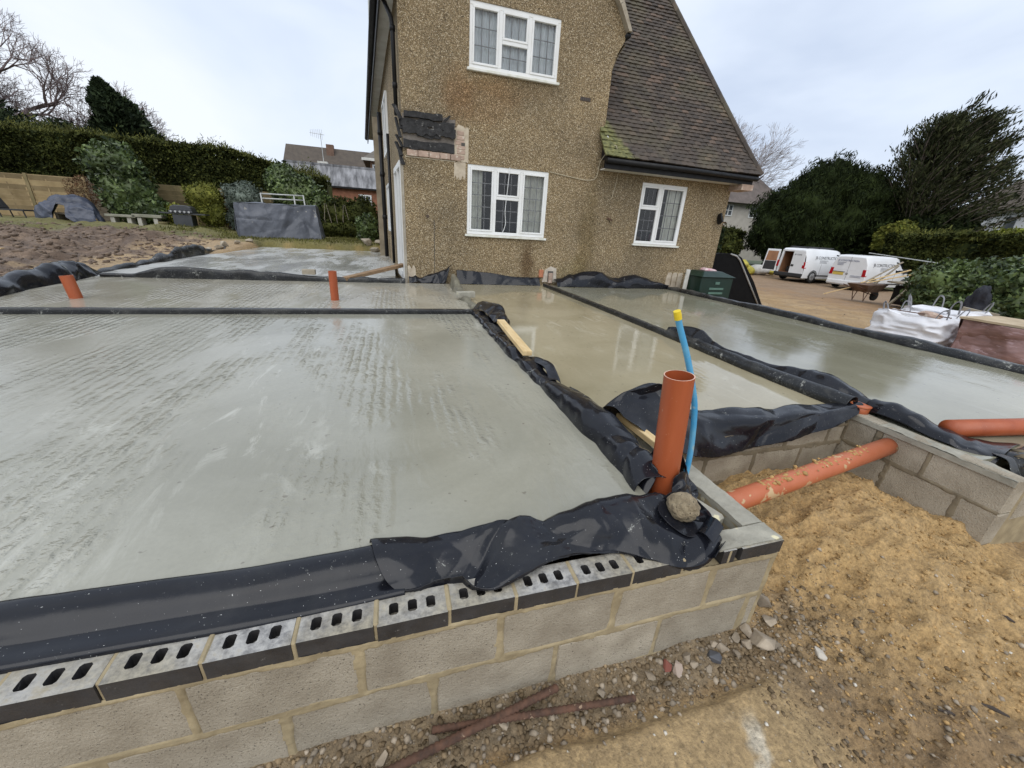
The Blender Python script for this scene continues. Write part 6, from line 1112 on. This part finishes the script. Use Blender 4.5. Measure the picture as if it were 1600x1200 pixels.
bchild([[(-12.0, 19.6, 1.05), (-12.2, 19.5, .8), (-12.4, 19.4, .4)], [(-11.8, 19.5, 1.1), (-11.95, 19.3, .8), (-12.0, 19.2, .42)], [(-11.62, 19.45, 1.12), (-11.68, 19.3, .8), (-11.7, 19.2, .42)]], 4)
bchild([[(-11.45, 19.45, 1.15), (-11.4, 19.3, .85), (-11.35, 19.2, .62)], [(-11.1, 19.5, 1.1), (-11.05, 19.3, .8), (-11.0, 19.2, .42)], [(-10.7, 19.6, .95), (-10.6, 19.4, .7), (-10.5, 19.3, .4)]], 6)
MB().box(-11.9, -11.0, 19.6, 20.1, .72, .78).build('seat', M_greywood, bt)
for xx in (-11.85, -11.05): MB().box(xx-.04, xx+.04, 19.6, 20.1, .35, .72).build('leg', M_greywood, bt)
for i, (x, l) in enumerate(((-10.0, 'left low stone bench in front of the tall evergreen shrub'), (-9.15, 'right low stone bench in front of the tall evergreen shrub'))):
    b_ = thing('stone_bench', l, 'bench', (x, 19.9, .4), 'stone benches by the fence'); MB().box(x-.48, x+.48, 19.7, 20.1, .74+.03*i, .83+.05*i).build('seat', pm('mossy_stone', (.30, .29, .23), (.19, .19, .14), 4, .9, .05, .4), b_, False, .01)
    for sx in (-.28, .24): MB().box(x+sx-.07, x+sx+.07, 19.75, 20.05, .3, .76).build('leg', pm('pale_cast_stone', (.48, .46, .40), (.35, .33, .28), 4, .9, .05, .4), b_, False, .01)
q = thing('barbecue', 'dark grey gas barbecue with side shelves near the yellow shrub', 'barbecue', (-8.0, 20.0, .4)); M_bbq = pm('dark_bbq_steel', (.06, .063, .068), (.04, .042, .046), 3, .35, .1, 0)
MB().box(-8.32, -7.68, 19.75, 20.2, .42, .95).build('cabinet', M_bbq, q, False, .01); MB().box(-8.75, -7.2, 19.75, 20.2, .97, 1.02).build('side_shelf', M_bbq, q); MB().box(-8.40, -7.6, 19.7, 20.22, 1.02, 1.10).build('control_panel', M_bbq, q, False, .01)
for k in range(5): MB().tube([(-8.3+.15*k, 19.69, 1.06), (-8.3+.15*k, 19.66, 1.06)], .04, 12).build('knob', M_rim, q)
MB().prism([(-8.38, 1.10), (-8.34, 1.24), (-8.2, 1.30), (-7.8, 1.30), (-7.66, 1.24), (-7.62, 1.10)], 19.75, 20.2).build('hood', M_bbq, q, False, .02)
pt = thing('plant_pot', 'small yellowish pot beside the barbecue', 'pot', (-8.75, 19.9, .4)); MB().tube([(-8.75, 19.9, .4), (-8.75, 19.9, .62)], [.13, .17], 16).build('body', pm('ochre_pot', (.25, .21, .10), None, 4, .8, .1, .2), pt); MB().tube([(-8.75, 19.9, .60), (-8.75, 19.9, .65)], .185, 16).build('rim', pm('ochre_pot', (.25, .21, .1)), pt)
ch = thing('garden_chair', 'dark reclining garden chair at the far left by the fence', 'chair', (-13.3, 20.3, .4)); M_chair = pm('dark_chair', (.035, .037, .04), None, 4, .6, .1, 0)
MB().hexa([(-13.75, 19.9, .75), (-12.95, 19.9, .75), (-12.95, 20.5, .75), (-13.75, 20.5, .75), (-13.75, 19.9, .80), (-12.95, 19.9, .80), (-12.95, 20.5, .8), (-13.75, 20.5, .8)]).build('seat', M_chair, ch)
MB().hexa([(-13.75, 19.95, .8), (-13.65, 19.95, .8), (-13.65, 20.45, .8), (-13.75, 20.45, .8), (-14.0, 20.0, 1.42), (-13.9, 20.0, 1.42), (-13.9, 20.4, 1.42), (-14.0, 20.4, 1.42)]).build('backrest', M_chair, ch, False, .03)
for xx in (-13.7, -13.0):
    for yy in (19.95, 20.45): MB().tube([(xx, yy, .76), (xx+.05, yy, .38)], .02, 6).build('leg', M_chair, ch)
tag(MB().hexa([(-7.9, 10.8, .2), (-7.4, 10.5, .2), (-7.38, 10.56, .2), (-7.88, 10.86, .2), (-7.9, 10.8, .235), (-7.4, 10.5, .235), (-7.38, 10.56, .235), (-7.88, 10.86, .235)]).build('timber_scrap', M_pine), 'pale timber scrap lying on the dark mud', 'timber')

# ---------------------------------------------------------------- neighbouring buildings
def far_win(parent, x0, x1, z0, z1, y, nx=2, nz=2):
    w_ = thing_part('window', parent); m_ = MB(); f_ = .09
    m_.box(x0, x1, y-.05, y, z0, z0+f_); m_.box(x0, x1, y-.05, y, z1-f_, z1)
    for k in range(nx+1): xx = x0+(x1-x0-f_)*k/nx; m_.box(xx, xx+f_, y-.052, y, z0+f_, z1-f_)
    for k in range(1, nz): zz = z0+(z1-z0)*k/nz; m_.box(x0, x1, y-.048, y, zz-.03, zz+.03)
    m_.build('frame', M_white, w_); MB().add([(x0, y-.02, z0), (x1, y-.02, z0), (x1, y-.02, z1), (x0, y-.02, z1)], [(0, 1, 2, 3)]).build('pane', pm('dim_glass', (.12, .13, .14)), w_)
M_slate = pm('streaky_grey_slate', (.30, .30, .31), (.055, .055, .058), 1.6, .6, .12, .3, 12, .02, stretch=(2.6, 1, .5)); M_redbrick = pm('red_brick_wall', (.34, .15, .085), (.23, .10, .06), 6, .9, .05, .3)
gg = thing('slate_outbuilding', 'low brick outbuilding with streaky grey slate mansard roof behind the garden', 'building', (-2.5, 30, .3))
MB().box(-6.5, 3.5, 30.0, 34.5, .2, 3.12).build('wall', M_redbrick, gg); rfm = MB(); rfm.hexa([(-6.7, 29.8, 3.1), (3.7, 29.8, 3.1), (3.7, 35, 3.1), (-6.7, 35, 3.1), (-6.3, 30.9, 4.35), (3.4, 30.9, 4.35), (3.4, 34, 4.35), (-6.3, 34, 4.35)]); rfo = rfm.build('roof', M_slate, gg)
for r_ in range(9):
    for k in range(26):
        u = r_/9; x = -6.6+.395*k+(.2 if r_ % 2 else 0); o = MB().box(x, x+.385, 0, .02, 0, .16).build('slate', M_slate, rfo) if False else None
    y_, z_ = 29.8+1.1*u, 3.1+1.25*u; MB().hexa([(-6.7+.4*u, y_-.035, z_), (3.7-.3*u, y_-.035, z_), (3.7-.3*u, y_+.1, z_), (-6.7+.4*u, y_+.1, z_), (-6.65+.4*u, y_+.085, z_+.145), (3.65-.3*u, y_+.085, z_+.145), (3.65-.3*u, y_+.15, z_+.145), (-6.65+.4*u, y_+.15, z_+.145)]).build('slate_course', M_slate, rfo)
MB().box(-6.35, 3.45, 30.82, 31.05, 4.33, 4.45).build('ridge', M_slate, rfo); far_win(gg, -2.0, -1.2, 2.05, 2.75, 29.99, 2, 2); MB().box(-6.6, 3.6, 29.72, 29.82, 3.02, 3.12).build('gutter', M_blackplastic, gg)
MB().box(-4.45, -3.85, 31.2, 31.7, 4.2, 4.6).build('chimney', M_whitepaint, gg)
nb = thing('brown_roof_house', 'long brown roofed house behind the slate outbuilding', 'building', (-4, 42, 0)); MB().box(-8.2, 6, 41, 46, 0, 4.8).build('wall', M_redbrick, nb); MB().hexa([(-8.6, 40.6, 4.7), (6, 40.6, 4.7), (6, 46, 4.7), (-8.6, 46, 4.7), (-8.5, 43, 7.0), (6, 43, 7.0), (6, 44, 7.0), (-8.5, 44, 7.0)]).build('roof', pm('brown_far_tile', (.105, .085, .065), (.07, .056, .045), 3, .85, .05, .3, 20, .02), nb); MB().box(-5.2, -4.6, 42.3, 42.9, 5.0, 7.2).build('chimney', pm('dull_chimney_brick', (.20, .12, .085), (.13, .08, .055), 6, .9, .05, .3), nb)
ar = thing('tv_aerial', 'thin television aerial mast on the roof behind the garden', 'aerial', (-4.1, 31.5, 4.4)); MB().tube([(-4.1, 31.5, 4.4), (-4.13, 31.5, 6.25)], .02, 6).build('mast', M_tubew, ar); MB().tube([(-4.75, 31.5, 6.2), (-3.9, 31.5, 6.15)], .015, 6).build('boom', M_tubew, ar)
for k in range(7): MB().tube([(-4.7+.11*k, 31.5, 6.0-.02*k), (-4.7+.11*k, 31.5, 6.38+.01*k)], .009, 5).build('rod', M_tubew, ar)
bh = thing('brick_gable_house', 'brick house with overhanging eaves just left of the main house', 'building', (0, 33, 0)); MB().box(-1.35, 4, 35.5, 42, 0, 5.6).build('wall', pm('brown_brick_wall', (.27, .16, .10), (.18, .105, .065), 6, .9, .05, .3), bh); MB().hexa([(-1.9, 35, 5.5), (4, 35, 5.5), (4, 43, 5.5), (-1.9, 43, 5.5), (.3, 37.5, 7.3), (4, 37.5, 7.3), (4, 40, 7.3), (.3, 40, 7.3)]).build('roof', pm('grey_brown_far_tile', (.17, .15, .125), (.11, .098, .082), 3, .85, .05, .3, 20, .02), bh); far_win(bh, -1.2, -.55, 4.0, 5.2, 35.49, 2, 1); MB().box(-1.92, 4, 34.96, 35.0, 5.38, 5.56).build('fascia', M_whitepaint, bh)
ct = thing('far_cottage', 'pale rendered cottage with steep brown roof beyond the sacks', 'building', (31, 33, -.3)); M_render = pm('cream_render', (.60, .56, .49), (.48, .44, .38), 2, .85, .05, .1)
MB().box(28.8, 37, 33, 39, -.3, 4.95).build('wall', M_render, ct); MB().hexa([(28.2, 32.3, 4.75), (37.6, 32.3, 4.75), (37.6, 40, 4.75), (28.2, 40, 4.75), (32.0, 35.4, 8.1), (34.4, 35.4, 8.1), (34.4, 36.6, 8.1), (32.0, 36.6, 8.1)]).build('roof', pm('dusky_brown_tile', (.16, .13, .115), (.10, .082, .072), 2, .9, .05, .5, 14, .03), ct); far_win(ct, 30.2, 31.2, 3.6, 4.6, 32.99); far_win(ct, 33.2, 34.3, 3.6, 4.6, 32.99)
wh2 = thing('white_house', 'white rendered house glimpsed through the trees at far right', 'building', (48, 20, 0)); MB().box(47, 56, 10, 25.5, 0, 4.85).build('wall', pm('white_render', (.78, .78, .78), (.7, .7, .7), 2, .8, .05, .05), wh2); MB().hexa([(46.4, 9.4, 4.85), (57, 9.4, 4.85), (57, 24.6, 4.85), (46.4, 24.6, 4.85), (50, 12, 8), (53, 12, 8), (53, 22, 8), (50, 22, 8)]).build('roof', pm('brown_far_tile', (.105, .085, .065)), wh2)
for y_ in (21.0, 23.6): w_ = MB().box(46.96, 47.0, y_-.3, y_+.3, 3.5, 4.4).build('window', pm('dim_glass', (.12, .13, .14)), wh2)
tag(MB().tube([(29.0, 18.6, 1.12), (29.0, 15.0, .82)], .03, 6).build('rail', M_tubew), 'pale straight rail above the nearer van in front of the hedge', 'rail')
tag(MB().tube([(-.30, 15, 7.6), (-.34, 15, 6.2), (-.38, 15, 5.0)], .022, 6).build('aerial_pole', M_tubew), 'thin pole beside the left eaves of the house', 'pole')

from bpy_extras.object_utils import world_to_camera_view as w2c
bpy.context.view_layer.update()
ORD = ['leftmost', 'second', 'third', 'fourth', 'fifth', 'sixth', 'seventh', 'eighth', 'ninth', 'tenth', 'eleventh', 'twelfth', 'thirteenth', 'fourteenth', 'fifteenth', 'sixteenth', 'seventeenth', 'eighteenth', 'nineteenth', 'twentieth']
same = {}
for o in list(C.objects):
    if o.parent is None and 'label' in o and 'group' in o:
        p = w2c(scene, cam, o.location if o.type == 'EMPTY' or o.location.length > 0 else sum((Vector(b) for b in o.bound_box), Vector())/8)
        if o.type == 'MESH' and not (0 < p.x < 1 and 0 < p.y < 1): bpy.data.objects.remove(o); continue
        same.setdefault(o['label'], []).append((p.x, o))
for lab, L_ in same.items():
    if len(L_) > 1:
        for k, (_, o) in enumerate(sorted(L_, key=lambda q: q[0])): o['label'] = (ORD[0] if k == 0 else ORD[k]+' from left')+', '+lab
